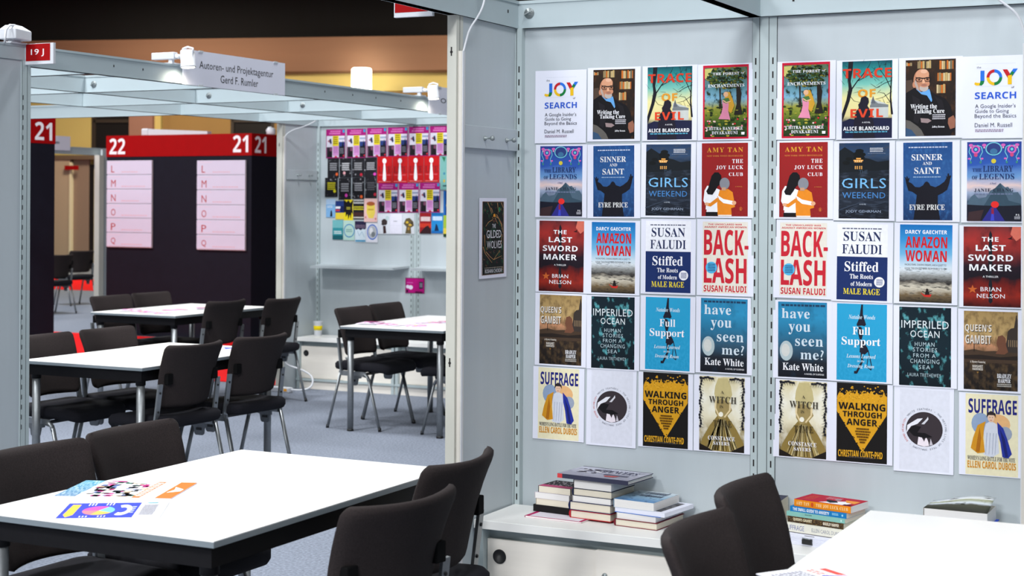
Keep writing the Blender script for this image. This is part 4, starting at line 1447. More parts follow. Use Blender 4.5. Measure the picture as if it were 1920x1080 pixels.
# ------------------------------------------------------------------ chairs
def make_chair(label):
    t = thing('conference_chair', label, 'chair')
    # seat cushion
    mb = MB()

    def outline(inset, z, n=10, front=0.235, back=-0.215, hw=0.232, r=0.06):
        pts = []
        for (cx, cy, a0) in ((front - inset - r, hw - inset - r, 0), (back + inset + r, hw - inset - r, 90), (back + inset + r, -hw + inset + r, 180), (front - inset - r, -hw + inset + r, 270)):
            for k in range(n + 1):
                a = math.radians(a0 + 90 * k / n)
                x = cx + r * math.cos(a)
                y = cy + r * math.sin(a)
                dz = -0.018 * max(0, (x - 0.13) / 0.1) ** 2 + 0.012 * (y / hw) ** 2 * (1 if inset < 0.05 else 0.5) + 0.006 * max(0, -x / 0.2)
                pts.append((x, y, z + dz))
        return pts
    mb.rings([outline(0.03, 0.400), outline(0.006, 0.406), outline(0.0, 0.42), outline(0.0, 0.445), outline(0.01, 0.460), outline(0.04, 0.466), outline(0.12, 0.468)], M['seatfab'])
    mb.build('seat', t)
    # backrest
    mb = MB()
    H0, H1, r = 0.510, 0.846, 0.034
    ts = [0, 0.02, 0.05, 0.09, 0.14, 0.25, 0.4, 0.55, 0.7, 0.82, 0.90, 0.94, 0.97, 0.99, 1.0]
    ss = [-1, -0.97, -0.9, -0.78, -0.6, -0.4, -0.2, 0, 0.2, 0.4, 0.6, 0.78, 0.9, 0.97, 1]
    front, back = [], []
    for tt in ts:
        z = H0 + (H1 - H0) * tt
        hw = 0.200 + 0.034 * tt
        d = min(tt, 1 - tt) * (H1 - H0)
        if d < r:
            hw -= r - math.sqrt(max(0, r * r - (r - d) ** 2))
        xb = -0.160 - 0.055 * tt - 0.038 * tt ** 3
        rf, rb = [], []
        for s in ss:
            cur = 0.055 * s * s
            edge = min(1.0, (1 - abs(s)) * 9 + 0.0) ** 0.5 if abs(s) > 0.88 else 1.0
            ed2 = min(1.0, d / 0.014) ** 0.5
            th = 0.017 * edge * ed2 + 0.002
            zz = z + 0.006 * (s * s if tt > 0.9 else 0)
            rf.append((xb + cur + th, hw * s, zz))
            rb.append((xb + cur - th, hw * s, zz))
        front.append(rf)
        back.append(rb)
    ns = len(ss)
    b0 = len(mb.v)
    for row in front:
        mb.v += row
    b1 = len(mb.v)
    for row in back:
        mb.v += row
    nt_ = len(ts)
    F = M['fabric']
    for i in range(nt_ - 1):
        for j in range(ns - 1):
            a = b0 + i * ns + j
            mb.face((a, a + 1, a + ns + 1, a + ns), F, True)
            a = b1 + i * ns + j
            mb.face((a + 1, a, a + ns, a + ns + 1), F, True)
    for i in range(nt_ - 1):
        a, b = b0 + i * ns, b1 + i * ns
        mb.face((a, a + ns, b + ns, b), F, True)
        a, b = b0 + i * ns + ns - 1, b1 + i * ns + ns - 1
        mb.face((a + ns, a, b, b + ns), F, True)
    for j in range(ns - 1):
        a, b = b0 + j, b1 + j
        mb.face((a + 1, a, b, b + 1), F, True)
        a, b = b0 + (nt_ - 1) * ns + j, b1 + (nt_ - 1) * ns + j
        mb.face((a, a + 1, b + 1, b), F, True)
    mb.build('backrest', t)
    for s in (-1, 1):
        y = 0.234 * s
        mb = MB()
        mb.bar([(-0.128, y, 0.385), (-0.138, y, 0.46), (-0.162, y * 0.985, 0.645)], 0.032, 0.011, M['chrome'], up=(1, 0, 0.2))
        for z, x in ((0.60, -0.164), (0.50, -0.151)):
            mb.lathe([(0.0, -0.0025), (0.005, -0.002), (0.006, 0.0), (0.006, 0.002)], M['plastic'], (x, y * 0.99, z), 'X', 10)
        mb.build('upright', t)
        mb = MB()
        mb.box(-0.188, min(y * 0.68, y * 0.86), 0.642, -0.160, max(y * 0.68, y * 0.86), 0.700, M['clip'])
        mb.build('back_clip', t, 0.004)
        mb = MB()
        yo = 0.236 * s
        mb.bar([(-0.150, yo, 0.398), (0.05, yo, 0.394), (0.072, yo, 0.390)], 0.011, 0.034, M['chrome'])
        mb.tube([(0.055, yo, 0.392), (0.076, yo, 0.386), (0.088, yo, 0.374), (0.096, yo, 0.35)], 0.0165, M['chrome'], 10, 0.009)
        mb.build('side_rail', t)
        mb = MB()
        k = 0.006 * s
        out_ = [(-0.075, 0.384), (0.035, 0.384), (0.032, 0.366), (0.010, 0.362), (0.002, 0.322), (-0.008, 0.314), (-0.050, 0.314), (-0.060, 0.322), (-0.064, 0.352), (-0.075, 0.362)]
        mb.rings([[(px, yo - k, pz) for px, pz in out_], [(px, yo + k, pz) for px, pz in out_]], M['greymetal'], False)
        mb.box(-0.048, yo - 0.010, 0.342, -0.012, yo + 0.010, 0.356, M['plastic'])
        mb.build('linking_hook', t)
        for (p0, p1) in (((-0.140, 0.400), (-0.242, 0.012)), ((0.094, 0.366), (0.188, 0.012))):
            mb = MB()
            yf = 0.240 * s
            mb.tube([(p0[0], yo, p0[1]), (p1[0], yf, p1[1])], 0.0140, M['chrome'], 10, 0.009)
            lg = mb.build('leg', t)
            mb = MB()
            dx = (p1[0] - p0[0]) * 0.03
            mb.tube([(p1[0], yf, 0.026), (p1[0] + dx, yf, 0.0)], 0.0145, M['plastic'], 10, 0.011)
            mb.build('foot_glide', lg)
    mb = MB()
    mb.bar([(-0.06, -0.235, 0.395), (-0.06, 0.235, 0.395)], 0.05, 0.012, M['plastic'])
    mb.bar([(0.06, -0.235, 0.395), (0.06, 0.235, 0.395)], 0.04, 0.012, M['plastic'])
    mb.build('under_frame', t)
    return t


CH = []


def chair(x, y, rz, label, group):
    if not CH:
        o = make_chair(label)
        o.location = (x, y, 0)
        o.rotation_euler = (0, 0, rz)
        o['group'] = group
        CH.append(o)
        return o
    return dup(CH[0], (x, y, 0), rz, label, group)


PI = math.pi


# ------------------------------------------------------------------ tables
def make_table(label):
    t = thing('meeting_table', label, 'table')
    A, B, T = 0.415, 0.625, 0.74
    mb = MB()
    mb.box(-A, -B, T - 0.004, A, B, T, M['ttop'])
    mb.box(-A, -B, T - 0.019, A, B, T - 0.0045, M['tedge'])
    mb.build('tabletop', t, 0.0012)
    i = 0.028
    for (x0, y0, x1, y1) in ((-A + i, -B + i, A - i, -B + i + 0.02), (-A + i, B - i - 0.02, A - i, B - i), (-A + i, -B + i + 0.02, -A + i + 0.02, B - i - 0.02), (A - i - 0.02, -B + i + 0.02, A - i, B - i - 0.02)):
        mb = MB()
        mb.box(x0, y0, T - 0.078, x1, y1, T - 0.0195, M['blackmetal'])
        mb.build('apron_rail', t)
    for sx in (-1, 1):
        for sy in (-1, 1):
            x, y = sx * (A - 0.055), sy * (B - 0.055)
            mb = MB()
            mb.tube([(x, y, 0.012), (x, y, T - 0.085)], 0.022, M['chrome'], 16)
            lg = mb.build('leg', t)
            mb = MB()
            mb.tube([(x, y, T - 0.100), (x, y, T - 0.0198)], 0.026, M['blackmetal'], 16)
            mb.build('corner_sleeve', lg)
            mb = MB()
            mb.tube([(x, y, 0.0), (x, y, 0.014)], 0.024, M['plastic'], 16)
            mb.build('foot_glide', lg)
    return t


tb = make_table('white table at the lower left, nearest the viewer, with two magazines on it')
tb.location = (-2.868, 3.860, 0)
TG = 'white meeting tables'
tb['group'] = TG
dup(tb, (-5.775, 7.08, 0), 0, 'bare white table behind the front left one, a leaflet at its far end', TG)
dup(tb, (-8.02, 10.165, 0), 0, 'white table beside the red aisle with scattered pink leaflets', TG)
dup(tb, (-5.58, 9.96, 0), 0, 'white table in front of the rear poster wall, cut by the pale end upright', TG)
dup(tb, (-0.655, 3.81, 0), 0, 'white table at the lower right, nearest the front poster wall', TG)

G = 'black conference chairs'
chair(-3.26, 3.65, -0.03, 'chair at the lower left corner, left of the front table, nearest the viewer', G)
chair(-3.29, 4.15, 0.0, 'chair left of the front table, its back just behind the magazines', G)
chair(-2.245, 3.52, PI - 0.15, 'nearest chair on the right side of the front left table, seen from behind', G)
chair(-2.42, 4.11, PI + 0.05, 'farther chair on the right side of the front left table, by the white cabinet', G)
chair(-6.15, 6.79, 0.0, 'chair left of the bare table, partly cut off by the tall left panel', G)
chair(-6.15, 7.31, -0.05, 'chair left of the bare table, farther from the tall left panel', G)
chair(-5.465, 6.785, PI - 0.05, 'nearer chair on the right side of the bare table, seen from behind', G)
chair(-5.455, 7.385, PI - 0.08, 'farther chair on the right side of the bare table, seen from behind', G)
chair(-8.34, 9.87, -0.06, 'nearer chair on the left side of the table by the red aisle', G)
chair(-8.345, 10.375, -0.06, 'farther chair on the left side of the table by the red aisle', G)
chair(-7.56, 9.87, PI - 0.06, 'nearer chair on the right side of the table by the red aisle', G)
chair(-7.385, 10.375, PI - 0.02, 'farther chair on the right side of the table by the red aisle', G)
chair(-5.925, 9.69, 0.0, 'nearer chair left of the table under the rear posters', G)
chair(-5.945, 10.19, 0.0, 'farther chair left of the table under the rear posters', G)
chair(-5.22, 9.72, PI, 'chair mostly hidden by the pale end upright, right of the rear table', G)
chair(-1.06, 3.53, 0.02, 'chair left of the lower right table, nearer the viewer', G)
chair(-1.12, 4.07, 0.03, 'chair left of the lower right table, nearer the poster wall', G)
chair(-15.95, 17.22, PI - 0.1, 'distant chair in the gap left of the wide column, nearer one', G)
chair(-17.0, 18.85, PI - 0.2, 'distant chair in the gap left of the wide column, farther one', G)


# ------------------------------------------------------------------ sideboards
def make_cabinet(label):
    t = thing('sideboard', label, 'cabinet')
    W, D, H = 0.985, 0.318, 0.443
    mb = MB()
    mb.box(0, -D - 0.018, H - 0.032, W, 0, H, M['white'])
    mb.build('cabinet_top', t, 0.0015)
    mb = MB()
    mb.box(0.004, -D, 0.0, 0.030, -0.005, H - 0.032, M['post'])
    mb.box(W - 0.030, -D, 0.0, W - 0.004, -0.005, H - 0.032, M['post'])
    mb.box(0.030, -0.025, 0.0, W - 0.030, -0.005, H - 0.032, M['panel'])
    mb.box(0.030, -D + 0.02, 0.055, W - 0.030, -0.025, 0.072, M['panel'])
    mb.box(0.030, -D + 0.060, H - 0.10, W - 0.030, -D + 0.075, H - 0.032, M['post'])
    mb.box(0.0, -D - 0.004, 0.072, W, -D + 0.012, 0.090, M['post'])
    mb.build('carcass', t)
    mb = MB()
    mb.box(0.0, -D + 0.012, 0.0, W, -D + 0.03, 0.072, M['cream'])
    mb.build('plinth', t)
    xs = 0.475
    mb = MB()
    mb.box(0.032, -D + 0.032, 0.090, xs + 0.02, -D + 0.046, H - 0.076, M['cream'])
    d = mb.build('sliding_door', t)
    mb = MB()
    mb.lathe([(0.0, -0.0025), (0.022, -0.0025), (0.0245, -0.004), (0.0265, -0.003), (0.0265, 0.0)], M['plastic'], (0.082, -D + 0.032, 0.305), 'Y', 28)
    mb.build('finger_pull', d)
    mb = MB()
    mb.box(xs, -D + 0.014, 0.090, W - 0.032, -D + 0.030, H - 0.070, M['cream'])
    d = mb.build('sliding_door', t)
    mb = MB()
    mb.lathe([(0.0, -0.010), (0.008, -0.010), (0.010, -0.004), (0.010, 0.0)], M['steel'], (xs + 0.035, -D + 0.014, 0.285), 'Y', 16)
    mb.box(xs + 0.034, -D - 0.012, 0.277, xs + 0.036, -D + 0.004, 0.293, M['steel'])
    mb.build('lock', d)
    return t


cb = make_cabinet('white sideboard with sliding doors left of the front poster wall, books stacked on it')
cb.location = (-2.692, YW - 0.031, 0)
CG = 'white sideboards'
cb['group'] = CG
dup(cb, (-1.700, YW - 0.031, 0), None, 'white sideboard behind the lower right table, with titled book spines on it', CG)
dup(cb, (-7.73, YR - 0.031, 0), None, 'white sideboard in the rear booth with a paper cup on it', CG)
dup(cb, (-6.74, YR - 0.031, 0), None, 'white sideboard in the rear booth behind the table legs', CG)
dup(cb, (-5.75, YR - 0.031, 0), None, 'white sideboard in the rear booth, hidden by the pale end upright', CG)


# sloping ledges on the rear wall
def ledge(label, x0, x1):
    t = thing('display_shelf', label, 'shelf', (x0, YR, 1.05))
    mb = MB()
    w = x1 - x0
    mb.rings([[(0.0, 0, 0.0), (w, 0, 0.0), (w, 0, 0.018), (0.0, 0, 0.018)], [(0.03, -0.23, -0.012), (w - 0.03, -0.23, -0.012), (w - 0.03, -0.23, 0.006), (0.03, -0.23, 0.006)]], M['panel'], False)
    mb.build('shelf_board', t)


ledge('white shelf under the rear posters, left of the magenta card', -7.70, -6.805)
ledge('white shelf under the rear posters, right of the magenta card', -6.69, -5.78)
# ------------------------------------------------------------------ posters on the front display wall
YW = 5.47
LW, LH = 0.2159, 0.2794
POS = [
('L','joy',-2.518,1.976,0.217,0.281),
('L','writing',-2.297,1.98,0.17,0.263),
('L','trace',-2.073,1.979,0.176,0.27),
('L','forest',-1.856,1.978,0.174,0.269),
('L','library',-2.514,1.691,0.178,0.268),
('L','sinner',-2.296,1.69,0.167,0.268),
('L','girls',-2.077,1.694,0.177,0.265),
('L','joyluck',-1.858,1.695,0.176,0.267),
('L','sword',-2.511,1.403,0.188,0.271),
('L','amazon',-2.296,1.402,0.178,0.267),
('L','stiffed',-2.076,1.41,0.178,0.266),
('L','backlash',-1.855,1.411,0.172,0.261),
('L','queen',-2.513,1.121,0.177,0.266),
('L','imperiled',-2.296,1.119,0.176,0.271),
('L','full',-2.076,1.124,0.176,0.269),
('L','have',-1.858,1.127,0.178,0.269),
('L','suffrage',-2.52,0.837,0.172,0.274),
('L','white',-2.301,0.837,0.203,0.293),
('L','walking',-2.083,0.839,0.178,0.273),
('L','witch',-1.864,0.84,0.172,0.272),
('R','forest',-1.558,1.977,0.175,0.268),
('R','trace',-1.339,1.974,0.177,0.269),
('R','writing',-1.12,1.975,0.172,0.264),
('R','joy',-0.914,1.972,0.192,0.283),
('R','joyluck',-1.565,1.694,0.179,0.266),
('R','girls',-1.348,1.69,0.179,0.267),
('R','sinner',-1.128,1.688,0.168,0.267),
('R','library',-0.907,1.687,0.177,0.264),
('R','backlash',-1.564,1.411,0.176,0.265),
('R','stiffed',-1.353,1.405,0.176,0.272),
('R','amazon',-1.133,1.405,0.178,0.266),
('R','sword',-0.912,1.399,0.189,0.278),
('R','have',-1.565,1.124,0.177,0.27),
('R','full',-1.353,1.124,0.175,0.268),
('R','imperiled',-1.134,1.119,0.178,0.272),
('R','queen',-0.915,1.115,0.18,0.275),
('R','witch',-1.562,0.841,0.173,0.269),
('R','walking',-1.351,0.841,0.176,0.272),
('R','white',-1.137,0.832,0.217,0.292),
('R','suffrage',-0.91,0.831,0.178,0.273),
]
ROWN = {1: 'top', 2: 'second', 3: 'middle', 4: 'fourth', 5: 'bottom'}
COLN = {'L': 'left wall panel', 'R': 'right wall panel'}


def poster_mesh(name, key, w, h):
    fn, crop = ARTS[key]
    mb = MB()
    pw, ph = (w, h) if key in ('joy', 'white') else (LW, LH)
    if key == 'joy':
        w, h, pw, ph = LW, LH, LW, LH
    mb.box(-pw / 2, 0, -ph / 2, pw / 2, 0.0006, ph / 2, M['paper'])
    cv = Canvas(mb, crop, (-w / 2, 0, h / 2), (w, 0, 0), (0, 0, -h), (0, -1, 0))
    fn(cv)
    return mb, cv


protos = {}
rp = random.Random(21)
for side, key, x, z, w, h in POS:
    row = 1 if z > 1.9 else 2 if z > 1.6 else 3 if z > 1.3 else 4 if z > 1.0 else 5
    lab = LOOK[key] + ', ' + COLN[side] + ', ' + ROWN[row] + ' row'
    if key not in protos:
        mb, cv = poster_mesh('poster', key, w, h)
        o = mb.build('poster')
        protos[key] = o
    else:
        o = protos[key].copy()
        COL.objects.link(o)
    if key == 'joy' and side == 'R':
        x = -0.905
    o.location = (x, YW - 0.0035 - rp.uniform(0, 0.001), z)
    o.rotation_euler = (-rp.uniform(0.002, 0.012), rp.uniform(-0.006, 0.006), 0)
    tag(o, lab, 'poster', 'letter-size book posters on the front wall')

# ------------------------------------------------------------------ books
def book(label, x, y, z, w, d, h, cover, rz=0.0, kind='hard', pages=None, spine='-x', top=None, spine_text=None, group='books on the front sideboards', spinecol=None):
    """lying book: w along local x, d along local y, thickness h; spine on the -x or -y side"""
    t = thing('book', label, 'book', (x, y, z), rz, group)
    m = ink(cover) if isinstance(cover, tuple) else cover
    sm = ink(spinecol) if spinecol else m
    c = 0.0022 if kind == 'hard' else 0.0006
    ov = 0.003 if kind == 'hard' else 0.0
    mb = MB()
    mb.box(-w / 2, -d / 2, 0, w / 2, d / 2, c, m)
    mb.box(-w / 2, -d / 2, h - c, w / 2, d / 2, h, m)
    if spine == '-x':
        if kind == 'hard':
            n = 8
            prof = [(-w / 2 - 0.005 * math.sin(math.pi * k / n), h * k / n) for k in range(n + 1)] + [(-w / 2 + c, h), (-w / 2 + c, 0)]
            mb.rings([[(px, -d / 2, pz) for px, pz in reversed(prof)], [(px, d / 2, pz) for px, pz in reversed(prof)]], sm, False)
        else:
            mb.box(-w / 2, -d / 2, c, -w / 2 + 0.0008, d / 2, h - c, sm)
    else:
        mb.box(-w / 2, -d / 2, c, w / 2, -d / 2 + max(c, 0.0008), h - c, sm)
    mb.build('cover', t)
    mb = MB()
    if spine == '-x':
        mb.box(-w / 2 + 0.003, -d / 2 + ov, c, w / 2 - ov, d / 2 - ov, h - c, pages or M['pages'])
    else:
        mb.box(-w / 2 + ov, -d / 2 + 0.003, c, w / 2 - ov, d / 2 - ov, h - c, pages or M['pages'])
    mb.build('page_block', t)
    if top:
        mb = MB()
        cv = Canvas(mb, (0, 0, 100, 100), (-w / 2, d / 2, h), (w, 0, 0), (0, -d, 0), (0, 0, 1))
        top(cv)
        mb.build('cover_print', t)
    if spine_text:
        mb = MB()
        cv = Canvas(mb, (0, 0, 100, 10), (-w / 2, -d / 2, h), (w, 0, 0), (0, 0, -h), (0, -1, 0))
        spine_text(cv)
        mb.build('spine_print', t)
    return t


Z0 = 0.443


def t_dots(c):
    c.rect(0, 0, 100, 100, (34, 28, 34))
    r = random.Random(2)
    for i in range(60):
        c.rect(*(lambda a, b: (a, b, a + 4, b + 3))(r.uniform(6, 90), r.uniform(8, 72)), (206, 196, 200))
        c.k -= 1
    c.k += 1
    c.poly([(0, 74), (100, 70), (100, 100), (0, 100)], (176, 70, 110))


def t_goldline(c):
    c.text('OCEAN', 34, 60, 70, 90, (206, 186, 120), bold=0.03)


def t_silver(c):
    c.full(artmat('silver_cover', [(0, (150, 150, 166)), (1, (196, 198, 212))], (120, 122, 140), 4, 0.5, 0.75))
    c.rect(0, 0, 100, 4, (70, 70, 86))
    r = random.Random(9)
    for i in range(26):
        c.ell(r.uniform(14, 44), r.uniform(24, 70), r.uniform(2, 6), r.uniform(2, 5), r.choice([(70, 66, 80), (100, 98, 112), (220, 220, 226), (90, 84, 96)]), 8)
    c.text('SPENCER\u2019S', 40, 20, 90, 46, (86, 86, 108), 'serif')
    c.scribble(54, 58, 88, 72, (100, 100, 120), 1, fill=0.9)
    c.poly([(58, 78), (78, 70), (74, 84), (62, 86)], (196, 90, 90))


def t_lightblue(c):
    c.full(artmat('pale_blue_cover', [(0, (92, 140, 190)), (0.45, (150, 184, 208)), (1, (206, 216, 222))], (40, 56, 96), 7, 0.55, 0.7, warp=0.1))
    c.scribble(30, 8, 86, 30, (60, 70, 90), 1, fill=0.9)
    c.scribble(30, 36, 88, 54, (60, 70, 90), 1, fill=0.9)


def t_print(c):
    c.rect(0, 0, 100, 100, (226, 228, 242))
    c.full(artmat('dark_photo_print', [(0, (70, 70, 76)), (1, (120, 120, 126))], (30, 30, 34), 8, 0.45, 0.65), 10, 8, 88, 92)


# left pile
LG = 'books on the left sideboard'
RZ = -0.10
ZB0 = Z0 + 0.006
book('slim magenta-edged booklet lying at the front of the left book piles', -2.424, 5.292, Z0, 0.235, 0.14, 0.006, (176, 26, 92), -0.06, 'paper', M['pages2'], top=lambda c: c.rect(7, 8, 95, 96, (224, 218, 228)), group=LG)
book('thick black-spined book at the bottom of the left pile', -2.470, 5.382, ZB0, 0.155, 0.14, 0.026, (26, 24, 26), RZ, 'hard', spine='-y', group=LG)
book('cream-paged paperback second from the bottom of the left pile', -2.466, 5.385, ZB0 + 0.026, 0.145, 0.14, 0.024, (210, 204, 190), RZ, 'paper', group=LG)
book('white-paged paperback third from the bottom of the left pile', -2.468, 5.383, ZB0 + 0.050, 0.150, 0.14, 0.022, (206, 200, 210), RZ, 'paper', M['pages2'], group=LG)
book('paperback with a dark spotted and pink cover, top of the left pile', -2.462, 5.388, ZB0 + 0.072, 0.138, 0.135, 0.024, (34, 28, 34), RZ, 'paper', top=t_dots, group=LG)
# middle pile
book('hardcover with thin red boards at the bottom of the middle pile', -2.288, 5.358, ZB0, 0.170, 0.185, 0.029, (176, 34, 44), RZ, 'hard', group=LG)
book('thick navy hardcover second from the bottom of the middle pile', -2.290, 5.358, ZB0 + 0.029, 0.172, 0.185, 0.032, (34, 40, 78), RZ, 'hard', group=LG)
book('white-paged paperback in the middle of the middle pile', -2.285, 5.358, ZB0 + 0.061, 0.160, 0.18, 0.021, (200, 196, 190), RZ, 'paper', M['pages2'], group=LG)
book('navy hardcover fourth from the bottom of the middle pile', -2.282, 5.358, ZB0 + 0.082, 0.162, 0.18, 0.028, (36, 42, 66), RZ, 'hard', group=LG)
book('thick paperback with gold lettering under the big silver book', -2.282, 5.358, ZB0 + 0.110, 0.158, 0.18, 0.034, (30, 26, 30), RZ, 'paper', M['pages2'], top=t_goldline, group=LG)


def sp_silver(c):
    c.rect(0, 0, 7, 10, (206, 66, 70))


book('big silver-grey hardcover with red spine tip, overhanging on top of the middle pile', -2.273, 5.348, ZB0 + 0.144, 0.296, 0.195, 0.016, (56, 58, 78), -0.11, 'hard', M['pages2'], spine='-y', top=t_silver, spine_text=sp_silver, group=LG)
# right pile
book('maroon-edged hardcover at the bottom of the right pile', -2.095, 5.345, Z0, 0.170, 0.220, 0.026, (112, 30, 44), RZ, 'hard', group=LG)
book('white-paged paperback second from the bottom of the right pile', -2.097, 5.345, Z0 + 0.026, 0.158, 0.210, 0.022, (206, 202, 200), RZ, 'paper', M['pages2'], group=LG)
t = thing('paper_stack', 'white printed sheets sticking out between the books of the right pile', 'papers', (-2.088, 5.345, Z0 + 0.048), RZ - 0.04, LG)
mb = MB()
mb.box(-0.092, -0.108, 0, 0.095, 0.108, 0.002, ink((60, 110, 190)))
mb.box(-0.092, -0.106, 0.002, 0.112, 0.112, 0.017, M['paper'])
mb.build('sheets', t)
mb = MB()
cv = Canvas(mb, (0, 0, 100, 100), (-0.092, 0.112, 0.017), (0.204, 0, 0), (0, -0.218, 0), (0, 0, 1))
t_print(cv)
mb.build('printed_picture', t)
book('thick pale blue paperback on top of the right pile', -2.108, 5.345, Z0 + 0.0655, 0.162, 0.205, 0.030, (150, 180, 206), RZ, 'paper', M['pages2'], top=t_lightblue, group=LG)

# titled spines on the right sideboard
RG = 'books on the right sideboard'
t = thing('paper_stack', 'loose white pages with a black binder clip under the book spines', 'papers', (-1.46, 5.33, Z0), -0.16, RG)
mb = MB()
r = random.Random(12)
for i in range(9):
    a = r.uniform(-0.05, 0.05)
    zz = 0.0008 + i * 0.0034
    n = len(mb.v)
    ca, sa = math.cos(a), math.sin(a)
    base = [(-0.13, -0.10), (0.13, -0.10), (0.13, 0.12), (-0.13, 0.12)]
    q = [(px * ca - py * sa, px * sa + py * ca) for px, py in base]
    mb.rings([[(px, py, zz) for px, py in q], [(px, py, zz + 0.0028) for px, py in q]], M['paper'], False)
mb.build('sheets', t)
mb = MB()
mb.rings([[(-0.018, -0.085, 0.0), (0.018, -0.085, 0.0), (0.018, -0.085, 0.032), (-0.018, -0.085, 0.032)], [(-0.018, -0.108, 0.008), (0.018, -0.108, 0.008), (0.018, -0.108, 0.022), (-0.018, -0.108, 0.022)]], M['plastic'], False)
mb.tube([(-0.012, -0.10, 0.022), (-0.010, -0.12, 0.030), (0.010, -0.12, 0.030), (0.012, -0.10, 0.022)], 0.0015, M['steel'], 6)
mb.build('binder_clip', t)


def sp_suffrage(c):
    c.text('SUFFRAGE', 6, 2.2, 36, 7.8, (96, 104, 156))
    c.text('ELLEN CAROL DUBOIS', 48, 3, 96, 7.2, (130, 134, 150))


def sp_queen(c):
    c.full(artmat('spine_sepia', [(0, (44, 34, 28)), (1, (70, 54, 40))], (140, 112, 66), 8, 0.5, 0.7, stretch=(3, 1, 1)))
    c.text('QUEEN\u2019S GAMBIT', 10, 2.2, 44, 7.6, (226, 214, 180), bold=0.04)
    c.text('BRADLEY HARPER', 64, 2.6, 92, 7.4, (236, 226, 206), bold=0.04)


def sp_mint(c):
    c.scribble(32, 2, 44, 5, (60, 90, 90), 2)
    c.ell(94, 5, 1, 2.4, (210, 230, 226), 10)


def sp_blue(c):
    c.text('THE SMALL GUIDE TO ANXIETY', 5, 2.0, 70, 8.0, WHT, bold=0.04)
    c.scribble(75, 2.6, 86, 7.4, (150, 206, 236), 2)
    c.ell(93, 5, 1.6, 2.2, (150, 206, 236), 10)


def sp_joy(c):
    c.text('AMY TAN', 4, 2.6, 27, 7.6, (250, 226, 170), 'serif', space=1.3)
    c.ell(32.5, 5, 2.4, 3.2, (206, 80, 30), 14)
    c.text('THE JOY LUCK CLUB', 39, 2.6, 95, 7.6, (250, 226, 170), 'serif', space=1.2)


def t_joy(c):
    c.rect(0, 0, 100, 100, (178, 20, 52))
    c.text('AMY TAN', 8, 20, 24, 80, (206, 90, 50), 'serif')
    c.text('THE JOY LUCK CLUB', 36, 14, 62, 44, (228, 170, 180), 'serif')
    c.poly([(42, 96), (62, 60), (76, 48), (92, 52), (86, 96)], WHT)
    c.poly([(44, 52), (62, 56), (70, 74), (60, 88), (50, 76)], (28, 28, 44))
    c.poly([(70, 30), (96, 30), (96, 66), (80, 60)], (232, 150, 60))
    c.ell(60, 40, 5, 10, (150, 150, 160), 10)
    c.rect(84, 84, 98, 96, (24, 24, 34))


book('white book with blue lettering on its spine under the titled spines', -1.452, 5.345, Z0 + 0.034, 0.235, 0.16, 0.030, (222, 220, 206), -0.20, 'hard', spine='-y', spine_text=sp_suffrage, group=RG)
book('dark sepia spine with pale lettering, third title from the bottom', -1.446, 5.350, Z0 + 0.064, 0.212, 0.15, 0.021, (50, 40, 32), -0.22, 'paper', spine='-y', spine_text=sp_queen, group=RG)
book('mint green paperback spine in the middle of the titled pile', -1.446, 5.350, Z0 + 0.085, 0.222, 0.15, 0.015, (132, 186, 176), -0.22, 'paper', spine='-y', spine_text=sp_mint, group=RG)
book('bright blue spine with white capitals, just under the red and orange book', -1.440, 5.352, Z0 + 0.100, 0.215, 0.14, 0.018, (28, 120, 184), -0.22, 'paper', spine='-y', spine_text=sp_blue, group=RG)
book('red book with an orange spine on top of the titled pile', -1.428, 5.352, Z0 + 0.118, 0.215, 0.13, 0.024, (178, 20, 52), -0.22, 'paper', M['pages2'], spine='-y', spine_text=sp_joy, top=t_joy, spinecol=(232, 138, 24), group=RG)
book('dark-topped cream-paged book left of the titled pile, half hidden by a chair', -1.648, 5.37, Z0, 0.085, 0.16, 0.125, (58, 58, 76), 0.05, 'paper', group=RG)
# pile at the right edge
book('thick book hidden at the bottom of the far right pile', -0.99, 5.30, Z0, 0.22, 0.16, 0.055, (96, 100, 110), 0.0, 'hard', group=RG)
book('hardcover hidden in the middle of the far right pile', -0.99, 5.30, Z0 + 0.055, 0.215, 0.16, 0.045, (150, 150, 156), 0.0, 'hard', group=RG)
book('bright blue hardcover under the thick book at the right edge', -0.983, 5.30, Z0 + 0.100, 0.225, 0.165, 0.022, (24, 70, 190), -0.01, 'hard', M['pages2'], spine='-x', group=RG)


def t_curl(c):
    pass


t = book('thick paperback with a curling white illustrated cover at the right edge', -0.983, 5.30, Z0 + 0.122, 0.205, 0.15, 0.045, (206, 200, 190), -0.02, 'paper', M['pages2'], group=RG)
mb = MB()
n = 14
rows = []
for i in range(n + 1):
    u = i / n
    x = -0.1025 + 0.205 * u
    rise = 0.030 * math.sin(math.pi * min(1, u * 0.62)) ** 1.3
    rows.append([(x, -0.075, 0.0455), (x, -0.02, 0.0455 + rise * 0.45), (x, 0.03, 0.0455 + rise * 0.9), (x, 0.075, 0.0455 + rise)])
cm = artmat('curled_cover', [(0, (44, 44, 40)), (0.35, (70, 72, 60)), (0.45, (206, 214, 222)), (0.6, (150, 154, 120)), (0.72, (226, 230, 234)), (1, (214, 224, 230))], (52, 54, 44), 4, 0.56, 0.66, warp=0.15)
b0 = len(mb.v)
for rw in rows:
    mb.v += rw
for i in range(n):
    for j in range(3):
        a = b0 + i * 4 + j
        mb.face((a, a + 4, a + 5, a + 1), cm, True, [(i / n, j / 3), ((i + 1) / n, j / 3), ((i + 1) / n, (j + 1) / 3), (i / n, (j + 1) / 3)])
o = mb.build('curled_cover', t)
so = o.modifiers.new('paper_thickness', 'SOLIDIFY')
so.thickness = 0.0006


